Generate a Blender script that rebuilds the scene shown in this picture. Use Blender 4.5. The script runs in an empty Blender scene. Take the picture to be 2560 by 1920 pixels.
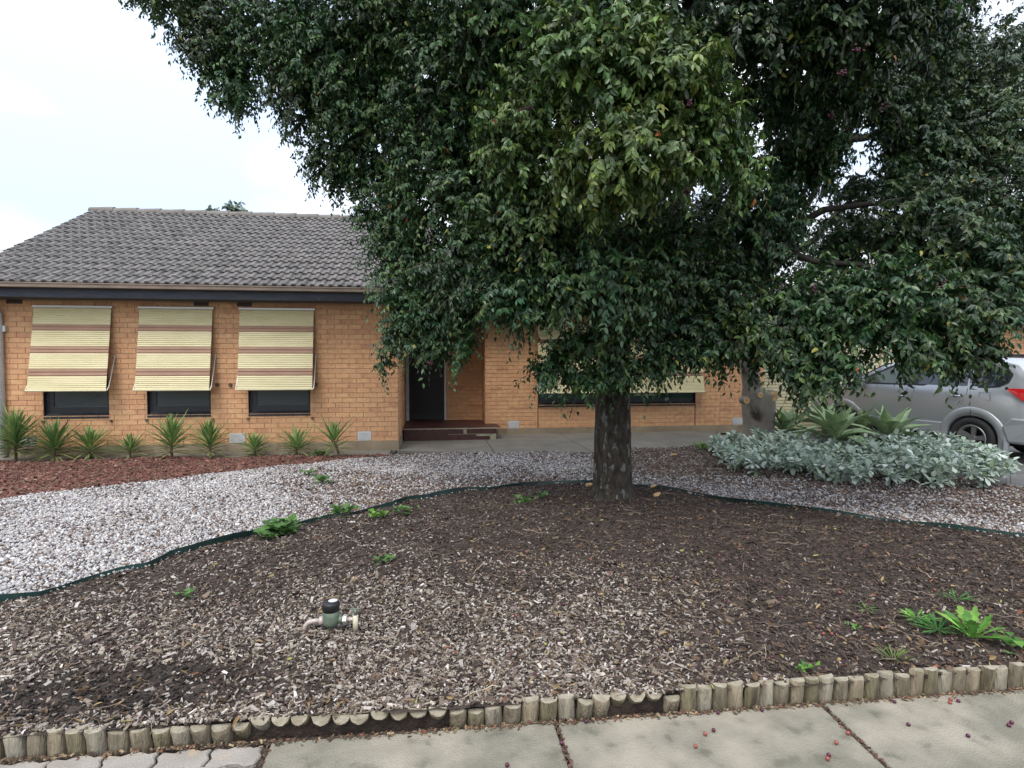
import bpy, math, random
import numpy as np
from mathutils import Vector, Matrix

random.seed(7)
rng = np.random.default_rng(11)
rad = math.radians

# ------------------------------------------------------------------ camera, sky, sun, exposure
FPX, YAW, PITCH, EYE = 1450.0, rad(7.74), math.atan(55 / 1450.0), 1.56
_F0 = np.array([math.sin(YAW), math.cos(YAW), 0.0]); RT = np.array([math.cos(YAW), -math.sin(YAW), 0.0]); ZZ = np.array([0, 0, 1.0])
FW = _F0 * math.cos(PITCH) - ZZ * math.sin(PITCH); UP = _F0 * math.sin(PITCH) + ZZ * math.cos(PITCH)
CP = np.array([0, 0, EYE])
sc = bpy.context.scene
cam_d = bpy.data.cameras.new("camera"); cam = bpy.data.objects.new("camera", cam_d)
sc.collection.objects.link(cam)
cam.matrix_world = Matrix(((RT[0], UP[0], -FW[0], 0), (RT[1], UP[1], -FW[1], 0), (RT[2], UP[2], -FW[2], EYE), (0, 0, 0, 1)))
cam_d.sensor_width = 36; cam_d.lens = 36 * FPX / 2560; cam_d.clip_start = 0.05; cam_d.clip_end = 2000
sc.camera = cam

SUN_EL, SUN_AZ = rad(58), rad(205)
world = bpy.data.worlds.new("World"); sc.world = world; world.use_nodes = True
wt = world.node_tree; wt.nodes.clear()
def wn(t): return wt.nodes.new(t)
w_out = wn('ShaderNodeOutputWorld'); w_bg = wn('ShaderNodeBackground'); w_bg2 = wn('ShaderNodeBackground'); w_add = wn('ShaderNodeAddShader')
w_sky = wn('ShaderNodeTexSky'); w_sky.sky_type = 'NISHITA'; w_sky.sun_disc = False
w_sky.sun_elevation = SUN_EL; w_sky.sun_rotation = SUN_AZ; w_sky.dust_density = 4.0; w_sky.air_density = 1.0
wt.links.new(w_sky.outputs[0], w_bg.inputs[0]); w_bg.inputs[1].default_value = 0.05
# overcast cloud layer: pale cloud, brighter overhead as a real overcast sky is, with soft grey-blue patches
w_tc = wn('ShaderNodeTexCoord'); w_sep = wn('ShaderNodeSeparateXYZ'); wt.links.new(w_tc.outputs['Generated'], w_sep.inputs[0])
w_mr = wn('ShaderNodeMapRange'); w_mr.inputs[1].default_value = 0.0; w_mr.inputs[2].default_value = 1.0
w_mr.inputs[3].default_value = 0.68; w_mr.inputs[4].default_value = 1.7; wt.links.new(w_sep.outputs[2], w_mr.inputs[0])
w_no = wn('ShaderNodeTexNoise'); w_no.inputs['Scale'].default_value = 1.6; w_no.inputs['Detail'].default_value = 4.0; w_no.inputs['Roughness'].default_value = 0.5
w_map = wn('ShaderNodeMapping'); w_map.inputs['Scale'].default_value = (1, 1, 2.6); w_map.inputs['Location'].default_value = (3.1, 0.4, 0.2)
wt.links.new(w_tc.outputs['Generated'], w_map.inputs[0]); wt.links.new(w_map.outputs[0], w_no.inputs['Vector'])
w_cr = wn('ShaderNodeValToRGB'); w_cr.color_ramp.elements[0].position = 0.42; w_cr.color_ramp.elements[0].color = (0.58, 0.68, 0.85, 1)
w_cr.color_ramp.elements[1].position = 0.62; w_cr.color_ramp.elements[1].color = (1.0, 1.0, 0.99, 1)
wt.links.new(w_no.outputs['Fac'], w_cr.inputs[0])
wt.links.new(w_cr.outputs[0], w_bg2.inputs[0]); wt.links.new(w_mr.outputs[0], w_bg2.inputs[1])
wt.links.new(w_bg.outputs[0], w_add.inputs[0]); wt.links.new(w_bg2.outputs[0], w_add.inputs[1]); wt.links.new(w_add.outputs[0], w_out.inputs[0])

sun_d = bpy.data.lights.new("sun", 'SUN'); sun_d.energy = 1.1; sun_d.angle = rad(22); sun_d.color = (1.0, 0.97, 0.92)
sun = bpy.data.objects.new("sun", sun_d); sc.collection.objects.link(sun)
sdir = Vector((math.sin(SUN_AZ) * math.cos(SUN_EL), math.cos(SUN_AZ) * math.cos(SUN_EL), math.sin(SUN_EL)))
sun.rotation_euler = sdir.to_track_quat('Z', 'Y').to_euler()
sc.view_settings.view_transform = 'Standard'; sc.view_settings.look = 'None'; sc.view_settings.gamma = 1.0
sc.view_settings.use_curve_mapping = False; sc.view_settings.exposure = 0.52
sc.render.engine = 'CYCLES'; sc.cycles.max_bounces = 6; sc.cycles.transparent_max_bounces = 8

# ------------------------------------------------------------------ helpers
def ray(u, v): return FW + RT * (u - 1280) / FPX + UP * (960 - v) / FPX
def G(u, v, z=0.0):            # point of a level surface seen at photo position (u, v)
    d = ray(u, v); return CP + d * (z - EYE) / d[2]
def PY(u, v, Y):               # point of a wall plane y = Y
    d = ray(u, v); return CP + d * Y / d[1]
def PD(u, v, dep): return CP + ray(u, v) * dep
def proj(P):
    P = np.asarray(P, float) - CP; w = P @ FW
    return 1280 + FPX * (P @ RT) / w, 960 - FPX * (P @ UP) / w, w

def link(o, parent=None):
    sc.collection.objects.link(o)
    if parent is not None: o.parent = parent
    return o
def tag(o, label=None, cat=None, group=None, kind=None):
    if label: o['label'] = label
    if cat: o['category'] = cat
    if group: o['group'] = group
    if kind: o['kind'] = kind
    return o
def empty(name, loc=(0, 0, 0), rz=0.0, parent=None):
    o = bpy.data.objects.new(name, None); o.empty_display_size = 0.2; o.location = loc; o.rotation_euler = (0, 0, rz)
    return link(o, parent)
def mesh_np(name, V, F, mat, parent=None, col=None, smooth=False, lnk=True):
    V = np.asarray(V, np.float32).reshape(-1, 3); F = np.asarray(F, np.int32)
    me = bpy.data.meshes.new(name)
    k = F.shape[1]
    me.vertices.add(len(V)); me.vertices.foreach_set('co', V.ravel())
    me.loops.add(F.size); me.loops.foreach_set('vertex_index', F.ravel())
    me.polygons.add(len(F)); me.polygons.foreach_set('loop_start', np.arange(0, F.size, k, dtype=np.int32))
    me.polygons.foreach_set('use_smooth', np.full(len(F), smooth))
    me.update(calc_edges=True)
    if col is not None:
        a = me.color_attributes.new('Col', 'FLOAT_COLOR', 'POINT')
        c = np.ones((len(V), 4), np.float32); c[:, :3] = col; a.data.foreach_set('color', c.ravel())
    me.materials.append(mat)
    o = bpy.data.objects.new(name, me)
    return link(o, parent) if lnk else o
class MB:                     # a small mesh builder: shapes collected into one mesh
    def __init__(s): s.v = []; s.f = []
    def add(s, v, f):
        n = len(s.v); s.v += [tuple(map(float, p)) for p in v]; s.f += [tuple(i + n for i in q) for q in f]; return s
    def box(s, x0, x1, y0, y1, z0, z1):
        v = [(x0, y0, z0), (x1, y0, z0), (x1, y1, z0), (x0, y1, z0), (x0, y0, z1), (x1, y0, z1), (x1, y1, z1), (x0, y1, z1)]
        return s.add(v, [(0, 3, 2, 1), (4, 5, 6, 7), (0, 1, 5, 4), (1, 2, 6, 5), (2, 3, 7, 6), (3, 0, 4, 7)])
    def tube(s, pts, r, n=8, caps=True):
        pts = [np.array(p, float) for p in pts]; rs = r if hasattr(r, '__len__') else [r] * len(pts)
        rings = []; up = np.array([0, 0, 1.0])
        for i, p in enumerate(pts):
            t = pts[min(i + 1, len(pts) - 1)] - pts[max(i - 1, 0)]; t /= np.linalg.norm(t) + 1e-9
            a = np.cross(t, up if abs(t[2]) < .95 else np.array([1.0, 0, 0])); a /= np.linalg.norm(a) + 1e-9; b = np.cross(a, t)
            if i and np.dot(a, pa) < 0: a, b = -a, -b
            pa = a
            rings.append([p + rs[i] * (math.cos(q) * a + math.sin(q) * b) for q in np.linspace(0, 2 * math.pi, n, endpoint=False)])
        v = [q for ring in rings for q in ring]; f = []
        for i in range(len(pts) - 1):
            for j in range(n): f.append((i * n + j, i * n + (j + 1) % n, (i + 1) * n + (j + 1) % n, (i + 1) * n + j))
        if caps: f.append(tuple(range(n - 1, -1, -1))); f.append(tuple((len(pts) - 1) * n + j for j in range(n)))
        return s.add(v, f)
    def lathe(s, prof, c=(0, 0, 0), n=20, axis='z'):     # prof: list of (radius, height)
        v = []; f = []
        for (r, h) in prof:
            for j in range(n):
                a = 2 * math.pi * j / n; x, y = r * math.cos(a), r * math.sin(a)
                p = (x, y, h) if axis == 'z' else ((h, x, y) if axis == 'x' else (x, h, y))
                v.append((p[0] + c[0], p[1] + c[1], p[2] + c[2]))
        for i in range(len(prof) - 1):
            for j in range(n): f.append((i * n + j, i * n + (j + 1) % n, (i + 1) * n + (j + 1) % n, (i + 1) * n + j))
        return s.add(v, f)
    def prism(s, poly, z0, z1):
        n = len(poly); v = [(p[0], p[1], z0) for p in poly] + [(p[0], p[1], z1) for p in poly]
        return s.add(v, [tuple(range(n - 1, -1, -1)), tuple(range(n, 2 * n))] + [(i, (i + 1) % n, n + (i + 1) % n, n + i) for i in range(n)])
    def mesh(s, name, mat, smooth=False):
        me = bpy.data.meshes.new(name); me.from_pydata(s.v, [], s.f); me.update()
        for p in me.polygons: p.use_smooth = smooth
        for m in (mat if isinstance(mat, (list, tuple)) else [mat]): me.materials.append(m)
        return me
    def build(s, name, mat, parent=None, smooth=False, bevel=0, loc=None):
        o = bpy.data.objects.new(name, s.mesh(name, mat, smooth)); link(o, parent)
        if loc is not None: o.location = loc
        if bevel:
            m = o.modifiers.new('b', 'BEVEL'); m.width = bevel; m.segments = 2; m.limit_method = 'ANGLE'; m.angle_limit = rad(35)
        return o

# ------------------------------------------------------------------ materials
def mat(name, col=(.5, .5, .5), rough=.8, col2=None, nscale=6.0, nlo=.35, nhi=.65, bump=0.0, bscale=60.0, attr=False, metal=0.0, spec=.5,
        trans=0.0, coord='Object', detail=6.0, spots=None, island=0.0, stretch=(1, 1, 1)):
    m = bpy.data.materials.new(name); m.use_nodes = True; nt = m.node_tree; nd = nt.nodes; L = nt.links
    b = nd['Principled BSDF']; b.inputs['Roughness'].default_value = rough; b.inputs['Metallic'].default_value = metal
    b.inputs['Specular IOR Level'].default_value = spec
    tc = nd.new('ShaderNodeTexCoord'); mp = nd.new('ShaderNodeMapping'); mp.inputs['Scale'].default_value = stretch
    if coord == 'World':
        ge = nd.new('ShaderNodeNewGeometry'); L.new(ge.outputs['Position'], mp.inputs[0])
    else: L.new(tc.outputs[coord], mp.inputs[0])
    src = None
    if attr:
        at = nd.new('ShaderNodeAttribute'); at.attribute_name = 'Col'; src = at.outputs['Color']
    if col2 is not None:
        n = nd.new('ShaderNodeTexNoise'); n.inputs['Scale'].default_value = nscale; n.inputs['Detail'].default_value = detail; L.new(mp.outputs[0], n.inputs['Vector'])
        r = nd.new('ShaderNodeMapRange'); r.inputs[1].default_value = nlo; r.inputs[2].default_value = nhi; L.new(n.outputs['Fac'], r.inputs[0])
        mx = nd.new('ShaderNodeMix'); mx.data_type = 'RGBA'; mx.inputs[6].default_value = (*col, 1); mx.inputs[7].default_value = (*col2, 1)
        L.new(r.outputs[0], mx.inputs[0])
        if src is not None:
            mu = nd.new('ShaderNodeMix'); mu.data_type = 'RGBA'; mu.blend_type = 'MULTIPLY'; mu.inputs[0].default_value = 1
            L.new(src, mu.inputs[6]); L.new(mx.outputs[2], mu.inputs[7]); src = mu.outputs[2]
        else: src = mx.outputs[2]
    if spots is not None:      # (colour, scale, threshold lo, hi)
        sc_, s_s, lo, hi = spots
        n2 = nd.new('ShaderNodeTexNoise'); n2.inputs['Scale'].default_value = s_s; n2.inputs['Detail'].default_value = 5; L.new(mp.outputs[0], n2.inputs['Vector'])
        r2 = nd.new('ShaderNodeMapRange'); r2.inputs[1].default_value = lo; r2.inputs[2].default_value = hi; L.new(n2.outputs['Fac'], r2.inputs[0])
        m2 = nd.new('ShaderNodeMix'); m2.data_type = 'RGBA'; m2.inputs[7].default_value = (*sc_, 1)
        L.new(r2.outputs[0], m2.inputs[0])
        if src is not None: L.new(src, m2.inputs[6])
        else: m2.inputs[6].default_value = (*col, 1)
        src = m2.outputs[2]
    if src is not None: L.new(src, b.inputs['Base Color'])
    else: b.inputs['Base Color'].default_value = (*col, 1)
    if bump:
        n3 = nd.new('ShaderNodeTexNoise'); n3.inputs['Scale'].default_value = bscale; n3.inputs['Detail'].default_value = 5; L.new(mp.outputs[0], n3.inputs['Vector'])
        bp = nd.new('ShaderNodeBump'); bp.inputs['Strength'].default_value = bump; bp.inputs['Distance'].default_value = .02
        L.new(n3.outputs['Fac'], bp.inputs['Height']); L.new(bp.outputs[0], b.inputs['Normal'])
    if trans:
        tr = nd.new('ShaderNodeBsdfTranslucent'); ms = nd.new('ShaderNodeMixShader'); ms.inputs[0].default_value = trans
        if src is not None: L.new(src, tr.inputs[0])
        else: tr.inputs[0].default_value = (*col, 1)
        L.new(b.outputs[0], ms.inputs[1]); L.new(tr.outputs[0], ms.inputs[2]); L.new(ms.outputs[0], nd['Material Output'].inputs[0])
    return m

def brick_mat():
    m = bpy.data.materials.new('brick'); m.use_nodes = True; nt = m.node_tree; nd = nt.nodes; L = nt.links
    b = nd['Principled BSDF']; b.inputs['Roughness'].default_value = .85; b.inputs['Specular IOR Level'].default_value = .25
    at = nd.new('ShaderNodeAttribute'); at.attribute_name = 'Col'
    ge = nd.new('ShaderNodeNewGeometry'); sp = nd.new('ShaderNodeSeparateXYZ'); L.new(ge.outputs['Position'], sp.inputs[0])
    def mth(op, a, bb=None, cc=None):
        n = nd.new('ShaderNodeMath'); n.operation = op
        for i, x in enumerate((a, bb, cc)):
            if x is None: continue
            if isinstance(x, (int, float)): n.inputs[i].default_value = x
            else: L.new(x, n.inputs[i])
        return n.outputs[0]
    row = mth('FLOOR', mth('DIVIDE', mth('SUBTRACT', sp.outputs[2], .16), .086))
    odd = mth('MODULO', mth('ADD', row, 100), 2)
    cx = mth('FLOOR', mth('DIVIDE', mth('ADD', mth('ADD', sp.outputs[0], sp.outputs[1]), mth('MULTIPLY', odd, .12)), .24))
    cb = nd.new('ShaderNodeCombineXYZ'); L.new(cx, cb.inputs[0]); L.new(row, cb.inputs[1])
    wn_ = nd.new('ShaderNodeTexWhiteNoise'); L.new(cb.outputs[0], wn_.inputs['Vector'])
    cr = nd.new('ShaderNodeValToRGB'); e = cr.color_ramp.elements
    e[0].position = 0; e[0].color = (.54, .275, .155, 1); e[1].position = 1; e[1].color = (.69, .405, .21, 1)
    for p, c in ((.08, (.60, .32, .175)), (.35, (.64, .352, .185)), (.7, (.665, .38, .20))):
        q = e.new(p); q.color = (*c, 1)
    L.new(wn_.outputs['Value'], cr.inputs[0])
    n = nd.new('ShaderNodeTexNoise'); n.inputs['Scale'].default_value = 14; n.inputs['Detail'].default_value = 8; L.new(ge.outputs['Position'], n.inputs['Vector'])
    mr = nd.new('ShaderNodeMapRange'); mr.inputs[1].default_value = .3; mr.inputs[2].default_value = .75; mr.inputs[3].default_value = .86; mr.inputs[4].default_value = 1.1
    L.new(n.outputs['Fac'], mr.inputs[0])
    # weathering: large greyish-tan stains on the brick
    n2 = nd.new('ShaderNodeTexNoise'); n2.inputs['Scale'].default_value = 1.3; n2.inputs['Detail'].default_value = 5; L.new(ge.outputs['Position'], n2.inputs['Vector'])
    r2 = nd.new('ShaderNodeMapRange'); r2.inputs[1].default_value = .45; r2.inputs[2].default_value = .75; r2.inputs[3].default_value = 0; r2.inputs[4].default_value = .35; L.new(n2.outputs['Fac'], r2.inputs[0])
    m1 = nd.new('ShaderNodeMix'); m1.data_type = 'RGBA'; m1.inputs[7].default_value = (.56, .34, .19, 1); L.new(r2.outputs[0], m1.inputs[0]); L.new(cr.outputs[0], m1.inputs[6])
    m2 = nd.new('ShaderNodeMix'); m2.data_type = 'RGBA'; m2.blend_type = 'MULTIPLY'; m2.inputs[0].default_value = 1
    L.new(m1.outputs[2], m2.inputs[6]); L.new(mr.outputs[0], m2.inputs[7])
    L.new(m2.outputs[2], b.inputs['Base Color'])
    n4 = nd.new('ShaderNodeTexNoise'); n4.inputs['Scale'].default_value = 90; L.new(ge.outputs['Position'], n4.inputs['Vector'])
    bp = nd.new('ShaderNodeBump'); bp.inputs['Strength'].default_value = .3; bp.inputs['Distance'].default_value = .01; L.new(n4.outputs['Fac'], bp.inputs['Height']); L.new(bp.outputs[0], b.inputs['Normal'])
    return m

M = {}
M['brick'] = brick_mat()
M['mortar'] = mat('mortar', (.51, .33, .19), .95, (.43, .275, .155), 3, bump=.4, coord='World')
M['plinth'] = mat('plinth_concrete', (.34, .27, .18), .95, (.24, .19, .13), 2.5, bump=.4, coord='World', spots=((.20, .12, .07), 3.5, .58, .75))
M['concrete'] = mat('concrete', (.335, .30, .235), .92, (.19, .178, .135), 4.5, nlo=.32, nhi=.62, bump=.6, bscale=120, coord='World', spots=((.10, .095, .065), 9, .58, .82), detail=14)
M['pathc'] = mat('path_concrete', (.205, .185, .15), .92, (.15, .14, .115), 1.6, bump=.3, bscale=90, coord='World', spots=((.12, .10, .08), 5, .6, .75))
M['paver'] = mat('paver', (.33, .30, .26), .9, (.25, .225, .19), 5, bump=.4, bscale=120, coord='World', spots=((.50, .33, .19), 6, .62, .72))
M['drive'] = mat('driveway', (.13, .125, .12), .9, (.085, .085, .08), 1.5, bump=.3, coord='World')
M['soil'] = mat('soil', (.030, .021, .016), 1.0, (.065, .046, .034), 14, bump=1.0, bscale=55, coord='World', detail=10)
M['gsoil'] = mat('gravel_soil', (.10, .072, .058), 1.0, (.21, .17, .145), 16, bump=.9, bscale=60, coord='World', detail=10)
M['rsoil'] = mat('red_mulch', (.12, .052, .038), 1.0, (.20, .10, .073), 10, bump=1.0, bscale=50, coord='World', detail=10, spots=((.17, .12, .07), 2.2, .60, .72))
M['ground'] = mat('ground', (.13, .12, .08), 1.0, (.08, .09, .05), .6, bump=.3, coord='World')
M['bits'] = mat('mulch_bits', (1, 1, 1), .9, (.78, .75, .72), 60, attr=True, coord='World')
M['stone'] = mat('pebble', (1, 1, 1), .8, (.85, .83, .83), 50, attr=True, coord='World')
M['leaf'] = mat('leaf', (1, 1, 1), .36, (.8, .85, .8), 12, attr=True, coord='World', trans=.14, spec=.45)
M['leaf2'] = mat('soft_leaf', (1, 1, 1), .6, (.8, .85, .8), 20, attr=True, coord='World', trans=.22, spec=.3)
M['silver'] = mat('silver_leaf', (1, 1, 1), .85, (.85, .9, .88), 20, attr=True, coord='World', trans=.12, spec=.2)
M['agave'] = mat('agave_leaf', (.34, .43, .215), .55, (.215, .315, .165), 9, coord='Object', trans=.12, spec=.4)
M['agave_y'] = mat('agave_leaf_yellow', (.42, .42, .10), .6, (.20, .29, .10), 9, coord='Object', trans=.15)
M['bark'] = mat('bark', (.062, .050, .036), .95, (.020, .015, .011), 16, nlo=.38, nhi=.62, bump=1.0, bscale=70, coord='Object', stretch=(1.3, 1.3, .6), spots=((.17, .175, .155), 13, .58, .66), detail=12)
M['bark2'] = mat('grey_bark', (.25, .22, .185), .9, (.16, .14, .115), 3, bump=.7, bscale=24, coord='World', stretch=(1, 1, .6), spots=((.04, .03, .025), 2.6, .60, .70))
M['darkbark'] = mat('dark_bark', (.035, .027, .021), .95, (.018, .014, .011), 8, bump=.6)
M['twig'] = mat('twig', (.16, .11, .07), .9, (.10, .07, .045), 10)
M['cutwood'] = mat('cut_wood', (.62, .42, .20), .9, (.45, .27, .12), 14, bump=.3)
M['tile'] = mat('roof_tile', (.175, .160, .148), .85, (.085, .078, .074), 5, bump=.4, bscale=70, coord='World', spots=((.34, .33, .27), 11, .69, .75))
M['ridge'] = mat('ridge_tile', (.20, .185, .165), .85, (.14, .125, .11), 6, bump=.4, coord='World')
M['gutter'] = mat('gutter', (.17, .125, .095), .5, (.24, .18, .13), 3, coord='World', stretch=(1, 1, 4))
M['fascia'] = mat('fascia', (.022, .027, .042), .6, (.04, .046, .06), 4, coord='World', spots=((.33, .30, .25), 9, .70, .74), stretch=(1, 1, 5))
M['soffit'] = mat('soffit', (.045, .05, .065), .8)
M['white'] = mat('white_paint', (.62, .63, .62), .6, (.50, .51, .50), 6)
M['cream'] = mat('cream_paint', (.72, .66, .43), .55, (.66, .60, .38), 5, coord='World')
M['awn_c'] = mat('awning_cream', (.68, .61, .36), .5, (.60, .53, .29), 2.2, coord='World', stretch=(1, 1, 4))
M['awn_b'] = mat('awning_brown', (.33, .19, .115), .55, (.28, .155, .095), 3, coord='World')
M['alu'] = mat('aluminium', (.55, .53, .50), .4, metal=.5)
M['frame'] = mat('window_frame', (.014, .016, .020), .5, (.022, .024, .028), 8)
M['glass'] = mat('window_glass', (.055, .066, .068), .08, spec=.6)
M['blind'] = mat('window_blind', (.11, .125, .12), .7, (.085, .10, .10), 6)
M['gglass'] = mat('green_glass', (.010, .045, .040), .1, spec=.5)
M['door'] = mat('door', (.008, .008, .012), .55)
M['porch'] = mat('porch_tile', (.085, .028, .022), .5, (.055, .020, .017), 9, coord='World')
M['patch'] = mat('bare_mortar', (.42, .38, .27), .9, (.30, .27, .19), 9, coord='World')
for i_, (a_, b_) in enumerate((((.34, .28, .19), (.20, .165, .11)), ((.27, .23, .16), (.15, .125, .085)), ((.38, .34, .26), (.22, .19, .14)), ((.25, .215, .13), (.13, .11, .065)))):
    M['log%d' % i_] = mat('treated_pine', a_, .9, b_, 7, bump=.9, bscale=26, coord='World', stretch=(5, 5, .6), spots=((.07, .052, .035), 3.2, .60, .70))
M['logtop'] = mat('log_end', (.34, .30, .23), .9, (.22, .19, .13), 22, bump=.5, bscale=60, coord='World')
M['edge'] = mat('garden_edging', (.012, .045, .038), .45, (.008, .018, .016), 2, coord='World')
M['paint'] = mat('silver_paint', (.47, .49, .51), .27, metal=.55, spec=.5)
M['clad'] = mat('silver_cladding', (.39, .41, .42), .42, metal=.5)
M['black'] = mat('black_plastic', (.012, .012, .014), .5)
M['rubber'] = mat('rubber', (.018, .018, .018), .85, (.03, .03, .03), 20)
M['alloy'] = mat('alloy', (.27, .27, .26), .42, metal=.6)
M['cglass'] = mat('car_glass', (.018, .024, .028), .04, spec=.8)
M['cglass2'] = mat('car_front_glass', (.10, .12, .09), .06, spec=.7)
M['red'] = mat('red_lens', (.55, .012, .015), .12, spec=.7)
M['lens'] = mat('clear_lens', (.6, .6, .6), .15, spec=.7)
M['berry'] = mat('berry', (.10, .012, .035), .35, (.05, .006, .03), 40, coord='World')
M['berry2'] = mat('berry_orange', (.26, .07, .05), .5)
M['brass'] = mat('brass_green', (.10, .15, .11), .5, (.17, .20, .14), 30, metal=.3)
M['copper'] = mat('grey_pipe', (.42, .37, .33), .5, (.52, .42, .36), 12, metal=.2)
M['paleplastic'] = mat('pale_fitting', (.55, .50, .36), .5)
M['obrick'] = mat('far_brick', (.50, .25, .09), .9, (.42, .19, .07), 3, coord='World')

# ------------------------------------------------------------------ ground zones
def in_poly(x, y, poly):
    x = np.asarray(x); y = np.asarray(y); r = np.zeros(x.shape, bool); n = len(poly)
    for i in range(n):
        x0, y0 = poly[i][:2]; x1, y1 = poly[(i + 1) % n][:2]
        if y0 == y1: continue
        c = ((y0 > y) != (y1 > y)) & (x < (x1 - x0) * (y - y0) / (y1 - y0) + x0); r ^= c
    return r
edge_px = [(-700, 1640), (-300, 1570), (0, 1504), (99, 1484), (194, 1455), (298, 1430), (371, 1416), (429, 1385), (538, 1360), (624, 1339), (705, 1321), (769, 1308),
           (833, 1294), (885, 1285), (937, 1273), (984, 1267), (1018, 1257), (1075, 1249), (1100, 1243), (1160, 1232), (1221, 1224), (1260, 1214), (1296, 1211), (1380, 1211), (1481, 1212),
           (1589, 1216), (1630, 1219), (1720, 1234), (1832, 1249), (1940, 1263), (2031, 1279), (2151, 1295), (2300, 1315), (2430, 1328), (2560, 1341), (2800, 1372)]
EDGE = [G(u, v)[:2] for u, v in edge_px]
def log_y(X): return 2.645 - 0.024 * (np.asarray(X) + 1.8)
BED = EDGE + [(9.0, 3.0), (9.0, float(log_y(9.0))), (-6.0, float(log_y(-6.0)))]
red_lo = [G(u, v)[:2] for u, v in ((-500, 1320), (0, 1253), (76, 1240), (190, 1225), (304, 1213), (399, 1202), (500, 1190), (600, 1178), (661, 1171), (783, 1160), (885, 1148), (979, 1139))]
RED = red_lo + [(-0.72, 9.86), (-6.71, 9.99), (-9.5, 10.03)]
DRIVE_EDGE = [(7.27, 5.9), (6.45, 9.4), (6.2, 10.5)]
PATH_EDGE = [(-0.72, 9.86), G(1270, 1131)[:2], G(1582, 1131)[:2], (3.42, 9.58), (3.45, 9.95), (4.18, 10.08), (5.2, 10.25), (6.2, 10.5)]
GARDEN = [(-9.5, 10.03), (-6.71, 9.99)] + [tuple(p) for p in PATH_EDGE] + DRIVE_EDGE[::-1] + [(8.2, 2.42), (8.2, float(log_y(8.2))), (-9.5, float(log_y(-9.5)))]
T1 = G(1535, 1250)[:2]; T2 = G(1895, 1110)[:2]
def gz(X, Y):
    X = np.asarray(X, float); Y = np.asarray(Y, float)
    z = .012 * np.sin(1.9 * X + .7 * Y) * np.cos(1.3 * Y - .6 * X) + .008 * np.sin(4.1 * X - 2.7 * Y + 1) + .006 * np.sin(7.3 * Y + 3.1 * X)
    z += .05 * np.exp(-((X - T1[0]) ** 2 + (Y - T1[1]) ** 2) / .25)
    z += .05 * np.exp(-((X - T2[0]) ** 2 + (Y - T2[1]) ** 2) / .5)
    e = np.clip((Y - (2.645 - .024 * (X + 1.8))) / .25, 0, 1); z = z * e - .012 * (1 - e)
    return z
def zone_sheet(name, sel, m, dz, step=.045):
    xs = np.arange(-9.5, 9.0, step); ys = np.arange(2.36, 10.6, step); nx, ny = len(xs), len(ys)
    XX, YY = np.meshgrid(xs, ys); ZZz = gz(XX, YY) + dz + rng.normal(0, .0035, XX.shape)
    cx, cy = np.meshgrid(xs[:-1] + step / 2, ys[:-1] + step / 2)
    keep = sel(cx, cy); idx = np.arange(nx * ny).reshape(ny, nx)
    F = np.stack([idx[:-1, :-1][keep], idx[:-1, 1:][keep], idx[1:, 1:][keep], idx[1:, :-1][keep]], 1)
    u, inv = np.unique(F, return_inverse=True); V = np.stack([XX.ravel(), YY.ravel(), ZZz.ravel()], 1)[u]
    o = mesh_np(name, V, inv.reshape(F.shape), m, smooth=True); o['kind'] = 'structure'; return o
s_bed = lambda x, y: in_poly(x, y, BED)
s_red = lambda x, y: in_poly(x, y, RED)
s_gar = lambda x, y: in_poly(x, y, GARDEN)
zone_sheet('soil', s_bed, M['soil'], 0.0)
zone_sheet('red_soil', lambda x, y: s_red(x, y) & s_gar(x, y) & ~s_bed(x, y), M['rsoil'], 0.012)
zone_sheet('gravel_ground', lambda x, y: s_gar(x, y) & ~s_red(x, y) & ~s_bed(x, y), M['gsoil'], -0.004)

g = MB().box(-900, 900, -900, 900, -.6, -.145).build('ground', M['ground']); g['kind'] = 'structure'
# earth retained under the garden so that no gap shows at its rim
st = MB().prism([(-9.5, float(log_y(-9.5)) + .03), (8.2, float(log_y(8.2)) + .03), (6.3, 10.3), (-9.5, 10.0)], -.14, -.028).build('garden_base', M['soil']); st['kind'] = 'structure'
dr = MB().prism([(8.2, 1.4), (7.27, 5.9), (6.2, 10.5), (5.9, 13.4), (17, 13.4), (17, 1.4)], -.14, -.116).build('driveway', M['drive']); dr['kind'] = 'structure'
road = MB().box(-60, 60, -9, -2.2, -.144, -.139).build('road', M['drive']); road['kind'] = 'structure'

# path of concrete along the house
WY, WR, WD = 10.512, 12.55, 13.35              # wall planes: left wing, right wing, door wall
XC = -0.624                                     # right corner of the left wing
pa = empty('path'); pa['kind'] = 'structure'
P_edge = [tuple(p) for p in PATH_EDGE]
MB().prism([(-9.5, 10.03), (-6.7, 9.99), (-0.75, 9.865), (-0.75, 10.6), (-9.5, 10.6)], -.07, -.006).build('slab', M['pathc'], pa, bevel=.006)
xj = [-.74, 1.05, 2.75, 4.45, 6.19]
def edge_y(x):
    for (a, b) in zip(P_edge[:-1], P_edge[1:]):
        if a[0] <= x <= b[0] and b[0] > a[0]: return a[1] + (b[1] - a[1]) * (x - a[0]) / (b[0] - a[0])
    return P_edge[-1][1]
for a, b in zip(xj[:-1], xj[1:]):
    pts = [(a + .006, edge_y(a + .006))] + [p for p in P_edge if a + .02 < p[0] < b - .02] + [(b - .006, edge_y(b - .006))]
    MB().prism(pts + [(b - .006, 11.1), (a + .006, 11.1)], -.07, -.012).build('slab', M['pathc'], pa, bevel=.006)
    MB().prism([(a + .006, 11.115), (b - .006, 11.115), (b - .006, 12.6), (a + .006, 12.6)], -.07, -.016).build('slab', M['pathc'], pa, bevel=.006)

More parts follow.
